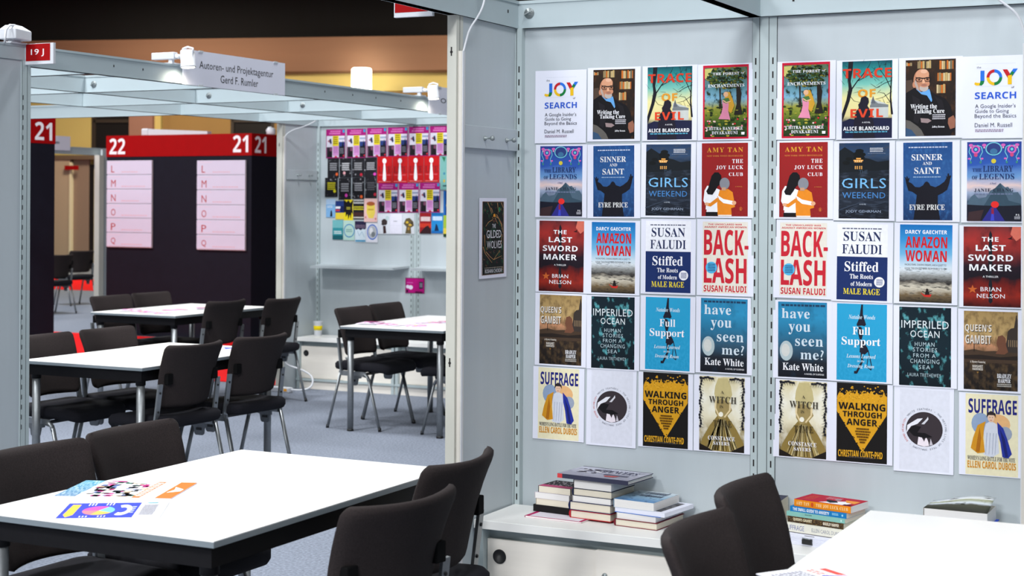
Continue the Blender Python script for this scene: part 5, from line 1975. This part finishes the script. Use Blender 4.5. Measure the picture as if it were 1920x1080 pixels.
# ------------------------------------------------------------------ magazines and leaflets on the tables
def magazine(label, x, y, w, h, rz, art, z=0.7402, group='magazines and leaflets on the tables', th=0.0025, name='magazine', cat='magazine'):
    """flat printed matter: w along local x, h along local y"""
    mb = MB()
    mb.box(-w / 2, -h / 2, 0, w / 2, h / 2, th, M['paper'])
    cv = Canvas(mb, (0, 0, 100, 100), (-w / 2, h / 2, th), (w, 0, 0), (0, -h, 0), (0, 0, 1))
    art(cv)
    o = mb.build(name)
    o.location = (x, y, z)
    o.rotation_euler = (0, 0, rz)
    return tag(o, label, cat, group)


def a_blue(c):
    c.rect(0, 0, 100, 100, (240, 241, 246))
    c.rect(4, 4, 74, 96, (32, 56, 190))
    c.poly([(9, 14), (17, 14), (17, 76), (12, 90), (8, 76)], (236, 190, 60))
    c.ell(38, 52, 15, 26, (226, 70, 160), 24, 180, 300)
    c.ell(38, 52, 15, 26, (110, 206, 206), 24, 300, 390)
    c.ell(38, 52, 15, 26, (236, 176, 80), 24, 30, 110)
    c.ell(38, 52, 15, 26, (226, 120, 130), 24, 110, 180)
    c.ell(60, 50, 9, 32, (240, 241, 246), 20, -120, 120, rin=0.5)
    for x in (25, 28, 31, 42, 45, 48):
        c.line([(x, 8), (x, 22)], 1.2, (226, 230, 246))
        c.line([(x, 84), (x, 92)], 1.2, (226, 230, 246))
    c.scribble(68, 30, 72, 74, (190, 200, 236), 4)
    c.rect(80, 6, 90, 10, (70, 176, 196))
    c.scribble(78, 20, 92, 84, (150, 150, 160), 10)


def a_news(c):
    c.rect(0, 0, 100, 100, (236, 237, 242))
    c.full(artmat('teal_ad', [(0, (30, 90, 140)), (1, (30, 140, 170))], (206, 226, 232), 9, 0.5, 0.6, stretch=(6, 1, 1)), 0, 0, 18, 100)
    r = random.Random(6)
    for i in range(90):
        x, y = r.uniform(19, 62), r.uniform(4, 90)
        c.rect(x, y, x + r.uniform(3, 9), y + r.uniform(4, 12), r.choice([(40, 40, 60), (200, 205, 220), (226, 226, 230), (90, 110, 160), (210, 180, 150), (60, 110, 90), (236, 236, 240), (200, 40, 130)]))
        c.k -= 1
    c.k += 1
    c.rect(24, 0, 38, 5, (206, 30, 130))
    c.rect(66, 0, 73, 100, (232, 112, 40))
    c.scribble(67, 6, 72, 94, (236, 237, 242), 10)
    c.rect(86, 0, 100, 100, (232, 110, 28))
    c.poly([(88, 30), (98, 44), (98, 56), (88, 66), (91, 48)], (240, 240, 244))


def a_pink(seed):
    def f(c):
        r = random.Random(seed)
        c.rect(0, 0, 100, 100, (216, 190, 214))
        c.rect(0, 0, 100, 16, (186, 30, 120))
        for i in range(10):
            x, y = r.uniform(2, 70), r.uniform(22, 80)
            c.rect(x, y, x + r.uniform(10, 28), y + r.uniform(8, 22), r.choice([(206, 60, 150), (226, 130, 190), (34, 34, 60), (44, 50, 110), (228, 214, 60), (90, 80, 150), (200, 40, 60), (240, 240, 244)]))
    return f


magazine('blue magazine cover with a coloured pie circle on the front left table', -2.943, 3.418, 0.29, 0.235, math.radians(32), a_blue)
magazine('folded newspaper with teal and orange print on the front left table', -3.118, 3.69, 0.35, 0.26, math.radians(21), a_news)
magazine('newspaper with red lettering at the bottom edge of the lower right table', -0.955, 3.54, 0.26, 0.20, math.radians(-35), lambda c: (c.rect(0, 0, 100, 100, (236, 237, 242)), c.rect(12, 10, 88, 20, (226, 80, 70)), c.scribble(10, 28, 90, 40, (206, 110, 90), 2), c.scribble(10, 46, 90, 92, (110, 110, 130), 8)))
magazine('magazine with a blue cover just below the edge of the lower right table', -0.85, 3.53, 0.22, 0.19, math.radians(20), a_blue, z=0.7428)
magazine('small blue and white leaflet at the far end of the bare table', -5.60, 7.53, 0.15, 0.21, 0.4, lambda c: (c.rect(0, 0, 100, 100, (232, 234, 244)), c.poly([(10, 10), (70, 20), (40, 70)], (60, 80, 190)), c.rect(5, 80, 95, 92, (214, 130, 130))), name='leaflet', cat='leaflet')
lf = None
r = random.Random(31)


def leaflets(spots, where, start):
    for i, (x, y, a) in enumerate(spots):
        magazine('pink leaflet %s %s' % (['lying nearest the viewer', 'second from the viewer', 'third from the viewer', 'fourth from the viewer', 'farthest from the viewer'][i], where), x, y, 0.15, 0.21, a, a_pink(start + i), z=0.7402 + 0.0026 * (i % 3), name='leaflet', cat='leaflet')


leaflets([(-7.84, 9.66, 0.3), (-8.06, 9.74, 1.2), (-8.26, 9.80, 0.5), (-8.02, 10.02, -0.3), (-7.92, 10.32, 0.7)], 'on the table by the red aisle', 40)
leaflets([(-5.52, 9.58, 0.5), (-5.72, 9.60, 1.3), (-5.92, 9.62, 0.2), (-5.60, 9.86, -0.5), (-5.46, 10.0, 0.9)], 'on the table under the rear posters', 60)

# paper cup
t = thing('paper_cup', 'white paper cup with a yellow band on the rear sideboard', 'cup', (-7.655, 11.565, 0.443))
mb = MB()
mb.lathe([(0.0, 0.0), (0.030, 0.0), (0.032, 0.004), (0.041, 0.118), (0.043, 0.121), (0.041, 0.123), (0.038, 0.119), (0.030, 0.01), (0.0, 0.008)], M['whiteplastic'], (0, 0, 0), 'Z', 24)
mb.build('cup_body', t)
mb = MB()
mb.lathe([(0.0362, 0.048), (0.0394, 0.086)], ink((232, 206, 20)), (0, 0, 0), 'Z', 24)
mb.build('yellow_band', t)

# power strip and its lead at the rear booth
t = thing('power_strip', 'white power strip on the carpet by the rear booth corner', 'power strip', (-7.74, 11.06, 0), -0.1)
mb = MB()
mb.box(-0.16, -0.03, 0, 0.16, 0.03, 0.042, M['whiteplastic'])
mb.build('strip_body', t, 0.006)
mb = MB()
mb.box(0.11, -0.034, 0.012, 0.14, -0.028, 0.032, ink((232, 160, 40)))
mb.build('switch', t)
cable('white looping lead of the power strip in front of the rear sideboard', [(-7.58, 11.05, 0.025), (-7.48, 11.05, 0.02), (-7.40, 11.10, 0.05), (-7.42, 11.14, 0.14), (-7.55, 11.15, 0.19), (-7.70, 11.14, 0.22), (-7.72, 11.12, 0.30), (-7.725, 11.115, 0.34)], 0.008)
# ------------------------------------------------------------------ posters on the rear wall
RP = 'posters on the rear booth wall'
YP = YR - 0.0065


def rposter(x, z, w, h, label, art, name='poster', dy=0.0, cat='poster'):
    mb = MB()
    mb.box(-w / 2, 0, -h / 2, w / 2, 0.0006, h / 2, M['paper'])
    cv = Canvas(mb, (0, 0, 100, 100), (-w / 2, 0, h / 2), (w, 0, 0), (0, 0, -h), (0, -1, 0), step=1.2e-4, base=2e-4)
    art(cv)
    o = mb.build(name)
    o.location = (x, YP - dy, z)
    return tag(o, label, cat, RP)


MG = (158, 22, 112)


def a_cat(c):
    c.rect(0, 0, 100, 100, MG)
    c.rect(3, 23, 97, 97, (214, 210, 224))
    c.rect(86, 2, 97, 12, (40, 140, 190))
    c.scribble(22, 5, 76, 10, (206, 110, 176), 1, fill=0.9)
    c.scribble(16, 12, 74, 18, (206, 110, 176), 1, fill=0.9)
    c.poly([(18, 34), (26, 32), (30, 48), (24, 52), (16, 42)], (40, 44, 80))
    c.poly([(8, 42), (14, 36), (20, 46)], (170, 90, 100))
    c.rect(35, 23, 66, 58, (226, 206, 40))
    c.scribble(38, 26, 62, 54, (110, 96, 30), 4)
    c.rect(67, 30, 97, 36, (150, 160, 186))
    c.rect(67, 44, 97, 60, (40, 60, 120))
    c.poly([(82, 60), (88, 38), (94, 60)], (24, 26, 50))
    c.rect(4, 62, 33, 97, (50, 40, 52))
    c.poly([(8, 97), (14, 72), (26, 74), (32, 97)], (26, 22, 28))
    c.rect(20, 64, 33, 76, (120, 70, 96))
    c.rect(36, 58, 66, 92, (206, 142, 200))
    c.scribble(40, 62, 62, 84, (170, 110, 166), 5)
    c.poly([(42, 97), (52, 92), (62, 97)], (200, 24, 40))
    c.rect(68, 60, 97, 97, (28, 26, 34))
    c.scribble(72, 66, 92, 86, (120, 120, 132), 4)
    c.ell(92, 92, 4, 3, (200, 30, 50), 8)


cats = [(-7.559, 2.127, 0.199, 0.254), (-7.345, 2.128, 0.201, 0.253), (-7.136, 2.133, 0.198, 0.251), (-6.926, 2.135, 0.201, 0.253), (-6.716, 2.137, 0.199, 0.256), (-6.508, 2.139, 0.199, 0.257),
        (-7.019, 1.651, 0.2, 0.251), (-6.812, 1.653, 0.196, 0.25), (-6.605, 1.655, 0.2, 0.252)]
cl = ['leftmost of the top row', 'second in the top row', 'third in the top row', 'fourth in the top row', 'fifth in the top row', 'last in the top row, cut by the pale upright',
      'left one under the red posters', 'middle one under the red posters', 'right one under the red posters']
first = None
for (x, z, w, h), l in zip(cats, cl):
    lab = 'magenta collage poster, rear wall, ' + l
    if first is None:
        first = rposter(x, z, w, h, lab, a_cat)
    else:
        o = first.copy()
        COL.objects.link(o)
        o.location = (x, YP, z)
        o['label'] = lab


def a_black(i, dot, txt):
    def f(c):
        r = random.Random(100 + i)
        c.rect(0, 0, 100, 100, (30, 29, 34))
        for k in range(14):
            x, y = r.choice([(r.uniform(4, 90), r.uniform(2, 16)), (r.uniform(2, 14), r.uniform(10, 90)), (r.uniform(84, 94), r.uniform(10, 90)), (r.uniform(4, 90), r.uniform(84, 96))])
            c.ell(x, y, r.uniform(2, 6), r.uniform(2, 5), r.choice([(90, 90, 98), (150, 150, 156), (60, 60, 66)]), 7)
        c.scribble(20, 24, 82, 66, txt, 4, fill=0.65)
        c.ell(dot[0], dot[1], 11, 8, dot[2], 14)
    return f


OR, YE, PK, RD, WP = (226, 100, 50), (222, 214, 40), (214, 70, 176), (186, 40, 60), (232, 170, 176)
bl = [(-7.582, 1.913, 0.119, 0.172), (-7.454, 1.913, 0.122, 0.171), (-7.325, 1.915, 0.126, 0.169), (-7.197, 1.916, 0.127, 0.17), (-7.601, 1.742, 0.134, 0.17), (-7.46, 1.729, 0.128, 0.19), (-7.322, 1.735, 0.126, 0.185), (-7.193, 1.74, 0.119, 0.183)]
bspec = [((82, 82, OR), (150, 150, 156), 'orange dot, upper row'), ((40, 76, WP), (206, 206, 210), 'pale pink dot, upper row'), ((76, 86, RD), (160, 160, 164), 'dark red dot, upper row'), ((84, 84, PK), (170, 170, 176), 'pink dot at its right, upper row'),
         ((76, 70, YE), (206, 196, 40), 'yellow dot and yellow print, lower row'), ((62, 80, PK), (150, 150, 156), 'pink dot, lower row'), ((76, 90, OR), (160, 160, 166), 'orange dot, lower row'), ((86, 82, RD), (90, 90, 96), 'red dot, lower row')]
for i, (q, (dot, tx, l)) in enumerate(zip(bl, bspec)):
    rposter(*q, 'black chalk-style rear-wall poster with a ' + l, a_black(i, dot, tx), dy=0.0006 * (i % 2))


def a_tie(c):
    c.rect(0, 0, 100, 100, (186, 22, 26))
    c.rect(0, 0, 1.5, 100, (150, 16, 20))
    c.text('LIFE', 8, 38, 92, 62, (120, 26, 34), 'serif', bold=-0.01)
    c.ell(48, 17, 13, 10, WHT, 18)
    c.poly([(43, 28), (53, 28), (60, 84), (56, 92), (50, 93), (42, 92), (37, 84)], WHT)
    c.scribble(12, 68, 36, 72, (214, 90, 100), 1, fill=0.9)
    c.scribble(62, 68, 88, 72, (214, 90, 100), 1, fill=0.9)
    c.scribble(10, 93, 90, 97, (226, 120, 120), 1, fill=0.8)


ties = [(-7.054, 1.895, 0.152, 0.23), (-6.899, 1.895, 0.153, 0.229), (-6.743, 1.898, 0.154, 0.226), (-6.588, 1.899, 0.151, 0.225)]
for q, l in zip(ties, ['first from the left', 'second from the left', 'third from the left', 'last on the right']):
    rposter(*q, 'red rear-wall poster with a white baton shape, ' + l + ' of four', a_tie, dy=0.0005)


def A(*ops):
    def f(c):
        for (k, *a) in ops:
            getattr(c, k)(*a)
    return f


rposter(-6.44, 1.866, 0.127, 0.287, 'tall teal leafy poster on the rear wall beside the pale upright', A(('rect', 0, 0, 100, 100, (120, 176, 170)), ('ell', 90, 36, 38, 22, (40, 90, 90), 20), ('poly', [(10, 2), (40, 4), (30, 18)], (40, 120, 80)), ('ell', 30, 52, 8, 4, (60, 130, 160), 8), ('ell', 30, 74, 8, 5, (200, 170, 60), 8), ('scribble', 20, 86, 90, 94, (40, 80, 90), 1)))
rposter(-6.425, 1.61, 0.094, 0.207, 'dark blue poster with yellow flecks beside the pale upright', A(('rect', 0, 0, 100, 100, (24, 60, 120)), ('rect', 0, 0, 20, 100, (30, 96, 170)), ('ell', 50, 60, 20, 10, (206, 190, 50), 9), ('ell', 60, 84, 26, 8, (30, 40, 60), 9)))
rposter(-6.424, 1.414, 0.094, 0.183, 'green and yellow poster with a red sun, lowest beside the pale upright', A(('rect', 0, 0, 100, 100, (150, 176, 60)), ('rect', 0, 60, 100, 100, (206, 186, 70)), ('ell', 60, 70, 24, 14, (206, 60, 40), 14), ('rect', 0, 86, 100, 100, (30, 60, 40))))
rposter(-7.607, 1.559, 0.096, 0.161, 'light blue poster with a small black figure on the rear wall', A(('rect', 0, 0, 100, 100, (122, 170, 214)), ('rect', 0, 0, 100, 30, (170, 196, 224)), ('poly', [(44, 96), (50, 66), (58, 60), (66, 70), (70, 96)], (24, 26, 40)), ('scribble', 10, 36, 70, 50, (206, 220, 236), 2)))
rposter(-7.513, 1.542, 0.086, 0.161, 'navy, white and yellow poster on the rear wall', A(('rect', 0, 0, 100, 100, (34, 56, 120)), ('rect', 0, 30, 60, 42, (230, 230, 236)), ('rect', 0, 46, 50, 56, (190, 50, 60)), ('rect', 0, 64, 100, 100, (222, 196, 60)), ('ell', 80, 44, 26, 18, (20, 30, 80), 12)))
rposter(-7.422, 1.544, 0.096, 0.182, 'black splash poster on yellow on the rear wall', A(('rect', 0, 0, 100, 100, (226, 206, 30)), ('poly', [(0, 0), (30, 12), (50, 2), (70, 16), (100, 0), (90, 40), (100, 70), (84, 62), (76, 94), (64, 72), (50, 98), (40, 70), (22, 84), (18, 60), (0, 64)], (24, 22, 26)), ('scribble', 30, 36, 70, 50, (190, 180, 60), 2)), dy=0.0006)
rposter(-7.317, 1.552, 0.109, 0.177, 'black poster with rows of pale stripes and yellow print on the rear wall', A(('rect', 0, 0, 100, 100, (34, 32, 36)), ('scribble', 2, 2, 98, 28, (206, 206, 206), 2), ('scribble', 4, 36, 96, 58, (206, 196, 40), 2), ('rect', 0, 66, 100, 84, (66, 40, 40)), ('scribble', 2, 88, 98, 99, (210, 206, 200), 1)))
rposter(-7.194, 1.543, 0.134, 0.204, 'pink poster with a yellow jar shape on the rear wall', A(('rect', 0, 0, 100, 100, (232, 190, 186)), ('poly', [(20, 20), (80, 18), (84, 60), (70, 84), (34, 84), (18, 60)], (232, 206, 90)), ('ell', 50, 22, 32, 9, (170, 90, 50), 14), ('scribble', 28, 44, 72, 54, (190, 150, 50), 1), ('ell', 12, 80, 6, 5, (206, 120, 120), 8), ('ell', 88, 86, 7, 5, (206, 120, 120), 8)), dy=0.0006)
rposter(-7.532, 1.369, 0.109, 0.171, 'teal sea poster with white print on the rear wall', A(('rect', 0, 0, 100, 100, (50, 140, 150)), ('rect', 0, 0, 100, 40, (110, 176, 180)), ('rect', 0, 78, 100, 100, (26, 90, 100)), ('scribble', 14, 56, 86, 74, (226, 236, 236), 2)))
rposter(-7.416, 1.366, 0.117, 0.174, 'pale green poster with a blue ring on the rear wall', A(('rect', 0, 0, 100, 100, (176, 206, 196)), ('ell', 52, 52, 48, 34, (40, 120, 176), 28, 0, 360, 0.86), ('scribble', 24, 44, 78, 62, (110, 150, 150), 2)))
rposter(-7.297, 1.356, 0.112, 0.183, 'navy over white splashed poster on the rear wall', A(('rect', 0, 0, 100, 100, (206, 220, 230)), ('poly', [(0, 0), (100, 0), (100, 34), (84, 40), (70, 36), (52, 44), (30, 36), (12, 42), (0, 34)], (40, 36, 66)), ('scribble', 6, 18, 94, 34, (130, 110, 130), 2), ('line', [(20, 46), (40, 70), (64, 50), (84, 76)], 3, (130, 166, 190)), ('rect', 4, 90, 96, 98, (60, 140, 180))))
rposter(-7.181, 1.347, 0.116, 0.168, 'white poster with a blue oval ring on the rear wall', A(('rect', 0, 0, 100, 100, (222, 222, 232)), ('ell', 54, 46, 46, 40, (28, 96, 190), 30, 0, 360, 0.84), ('ell', 54, 46, 36, 31, (176, 180, 186), 24), ('ell', 44, 40, 16, 18, (226, 226, 230), 14), ('ell', 62, 58, 18, 14, (120, 126, 130), 14)))
rposter(-7.062, 1.427, 0.123, 0.177, 'white poster with a dark capped figure on the rear wall', A(('rect', 0, 0, 100, 100, (216, 220, 228)), ('poly', [(30, 52), (52, 28), (80, 48), (70, 56), (40, 58)], (40, 32, 36)), ('ell', 56, 40, 24, 14, (60, 50, 50), 12), ('poly', [(44, 60), (66, 60), (72, 96), (48, 98)], (60, 40, 40)), ('ell', 80, 22, 16, 12, (190, 206, 210), 12)))
rposter(-6.938, 1.429, 0.123, 0.177, 'nearly blank white poster on the rear wall', A(('rect', 0, 0, 100, 100, (224, 222, 236)), ('scribble', 30, 36, 60, 46, (130, 130, 140), 1, None, 0.4), ('rect', 0, 58, 100, 59, (206, 206, 220))))
rposter(-6.814, 1.431, 0.12, 0.178, 'pale poster with a golden ruffled dress on the rear wall', A(('rect', 0, 0, 100, 100, (206, 210, 216)), ('poly', [(10, 50), (30, 26), (60, 22), (90, 40), (96, 60), (70, 70), (74, 98), (24, 98), (34, 66)], (96, 84, 60)), ('ell', 40, 44, 12, 6, (214, 180, 60), 8), ('ell', 64, 56, 14, 6, (206, 170, 70), 8), ('ell', 52, 74, 10, 8, (170, 130, 60), 8), ('ell', 78, 48, 9, 6, (60, 54, 50), 8)), dy=0.0006)
rposter(-6.647, 1.435, 0.114, 0.178, 'dark red volcano poster with white capitals on the rear wall', A(('rect', 0, 0, 100, 100, (150, 30, 36)), ('scribble', 10, 18, 92, 42, (232, 216, 216), 1, None, 0.9), ('rect', 0, 50, 100, 70, (196, 56, 40)), ('poly', [(0, 100), (20, 84), (50, 66), (74, 60), (100, 82), (100, 100)], (50, 26, 32))))
rposter(-6.53, 1.439, 0.114, 0.176, 'bright blue poster with a dark sail shape on the rear wall', A(('rect', 0, 0, 100, 100, (36, 130, 196)), ('scribble', 10, 18, 92, 40, (206, 222, 236), 1, None, 0.9), ('rect', 0, 0, 100, 14, (26, 100, 160)), ('poly', [(26, 88), (40, 52), (52, 62), (64, 88)], (20, 36, 70)), ('rect', 0, 88, 100, 100, (30, 100, 170))), dy=0.0006)
o = rposter(-6.745, 0.90, 0.189, 0.133, 'landscape magenta card leaning on the upright under the rear shelves', A(('rect', 0, 0, 100, 100, (120, 16, 84)), ('rect', 2, 5, 98, 95, (176, 16, 118)), ('rect', 72, 24, 92, 70, (60, 40, 66)), ('rect', 75, 32, 89, 60, (120, 116, 130)), ('scribble', 8, 28, 40, 40, (206, 90, 170), 1), ('ell', 12, 58, 9, 12, (226, 216, 236), 12), ('ell', 28, 62, 12, 14, (226, 216, 236), 12), ('ell', 10, 86, 6, 8, (40, 20, 40), 10), ('rect', 52, 88, 90, 95, (60, 10, 46))), name='display_card', cat='card')
o.location.y = YR - 0.009

# ------------------------------------------------------------------ the hall beyond
TH = math.radians(16.5)
FW = (-math.sin(YAW) * 36.0, math.cos(YAW) * 36.0)


def hall(mb_fn, name, label=None, kind=True):
    """local frame of the far wall: x along the wall, y into the wall, origin on the camera axis"""
    mb = MB()
    mb_fn(mb)
    o = mb.build(name)
    o.location = (FW[0], FW[1], 0)
    o.rotation_euler = (0, 0, TH)
    if kind:
        struct(o)
    return o


BROWN = mat('brown_fascia', (146, 108, 84), 0.8, noise=0.10, nscale=0.6, stretch=(0.3, 1, 3))
YELL = mat('ochre_glow_plaster', (198, 178, 108), 0.8, noise=0.06, nscale=0.5)
OCHRE = mat('dark_ochre_plaster', (146, 114, 64), 0.8, noise=0.10, nscale=0.5)
SALM = mat('salmon_column', (150, 108, 92), 0.8, noise=0.05, nscale=0.7)
DARKW = mat('dark_window', (22, 19, 18), 0.35, noise=0.2, nscale=0.7)
TAUPE = mat('taupe_wall', (176, 156, 134), 0.8, noise=0.05, nscale=0.5)
DRAPE = mat('black_drape', (3, 3, 6), 0.95, noise=0.3, nscale=1.0, stretch=(4, 1, 0.2))
hall(lambda m: m.box(-22, 0.0, 0.0, 34, 0.3, 7.4, OCHRE), 'wall_far')
hall(lambda m: m.box(-22, -0.35, 5.32, 34, -0.15, 7.4, DRAPE), 'trim_1')


def fascia(m):
    m.rings([[(-22, -0.45, 5.45), (-22, -0.25, 4.68), (-22, 0.0, 4.62), (-22, 0.0, 5.45)], [(34, -0.45, 5.45), (34, -0.25, 4.68), (34, 0.0, 4.62), (34, 0.0, 5.45)]], BROWN, False)


hall(fascia, 'trim_2')
hall(lambda m: m.box(-22, -0.06, 4.22, 34, 0.0, 4.64, YELL), 'trim_3')  # warmly lit band, its glow put into the yellow base colour
P36 = 36.0 / 2944.0
X = lambda px: (px - 960) * P36 * 1.0
cols = [(40, 162, YELL, 0.10), (242, 288, SALM, 0.25), (288, 300, YELL, 0.12), (318, 435, OCHRE, 0.10), (519, 530, OCHRE, 0.10), (630, 845, OCHRE, 0.08)]
for i, (a, b, m_, d) in enumerate(cols):
    hall(lambda m, a=a, b=b, m_=m_, d=d: m.box(X(a) * 1.05, -d, 0, X(b) * 1.05, 0.0, 4.2, m_), 'trim_%d' % (i + 4))


def win(m, a, b, z0, z1):
    m.box(X(a) * 1.05, -0.05, z0, X(b) * 1.05, -0.01, z1, DARKW)
    fr = mat('dark_bronze_frame', (52, 44, 36), 0.5, noise=0.1)
    for xx in (X(a) * 1.05, X(b) * 1.05):
        m.box(xx - 0.05, -0.09, z0, xx + 0.05, 0.0, z1, fr)
    m.box(X(a) * 1.05, -0.09, z0 + (z1 - z0) * 0.62, X(b) * 1.05, 0.0, z0 + (z1 - z0) * 0.62 + 0.08, fr)


hall(lambda m: win(m, 166, 240, 2.7, 4.0), 'window_1')
hall(lambda m: win(m, 437, 516, 2.7, 4.0), 'window_2')


def lower(m):
    m.box(X(60) * 1.05, -0.3, 0, X(127) * 1.05, -0.12, 2.62, TAUPE)
    m.box(X(127) * 1.05, -0.32, 0, X(131) * 1.05, -0.10, 2.55, mat('pale_edge', (232, 222, 190), 0.6))
    m.box(X(131) * 1.05, -0.2, 0, X(162) * 1.05, -0.12, 2.62, mat('brown_door_panel', (140, 118, 104), 0.7, noise=0.04))
    m.box(X(162) * 1.05, -0.18, 0, X(172) * 1.05, -0.12, 2.5, DARKW)
    m.box(X(172) * 1.05, -0.2, 0, X(178) * 1.05, -0.12, 2.4, mat('cream_strip', (206, 190, 140), 0.6))
    m.box(X(60) * 1.05, -0.34, 2.62, X(250) * 1.05, -0.1, 2.72, mat('brown_lintel', (104, 84, 66), 0.7))


hall(lower, 'door_1')
t = thing('exit_sign', 'small red box sign high on the distant taupe wall', 'sign')
mb = MB()
mb.box(-0.17, -0.05, -0.05, 0.17, 0.0, 0.05, M['red'])
mb.build('sign_box', t)
xx = X(134) * 1.05
t.location = (FW[0] + xx * math.cos(TH) + 0.36 * math.sin(TH), FW[1] + xx * math.sin(TH) - 0.36 * math.cos(TH), 2.42)
t.rotation_euler = (0, 0, TH)

# glowing wall lamp
t = thing('wall_lamp', 'glowing white wall lamp on the ochre band of the distant hall', 'lamp')
mb = MB()
mb.lathe([(0.0, 0.0), (0.10, 0.0), (0.10, 0.06), (0.0, 0.06)], M['steel'], (0, 0.0, 0.0), 'Y', 16)
mb.build('bracket', t)
mb = MB()
w, h = 0.225, 0.30
ring = lambda ww, z: [(ww * math.cos(2 * PI * k / 28), -0.27 + ww * math.sin(2 * PI * k / 28), z) for k in range(28)]
mb.rings([ring(w * 0.9, -h), ring(w, -h + 0.03), ring(w, h - 0.03), ring(w * 0.9, h)], M['sconce'])
mb.build('lamp_shade', t)
xx = X(700) * 1.05
t.location = (FW[0] + xx * math.cos(TH) + 0.60 * math.sin(TH), FW[1] + xx * math.sin(TH) - 0.60 * math.cos(TH), 4.38)
t.rotation_euler = (0, 0, TH)
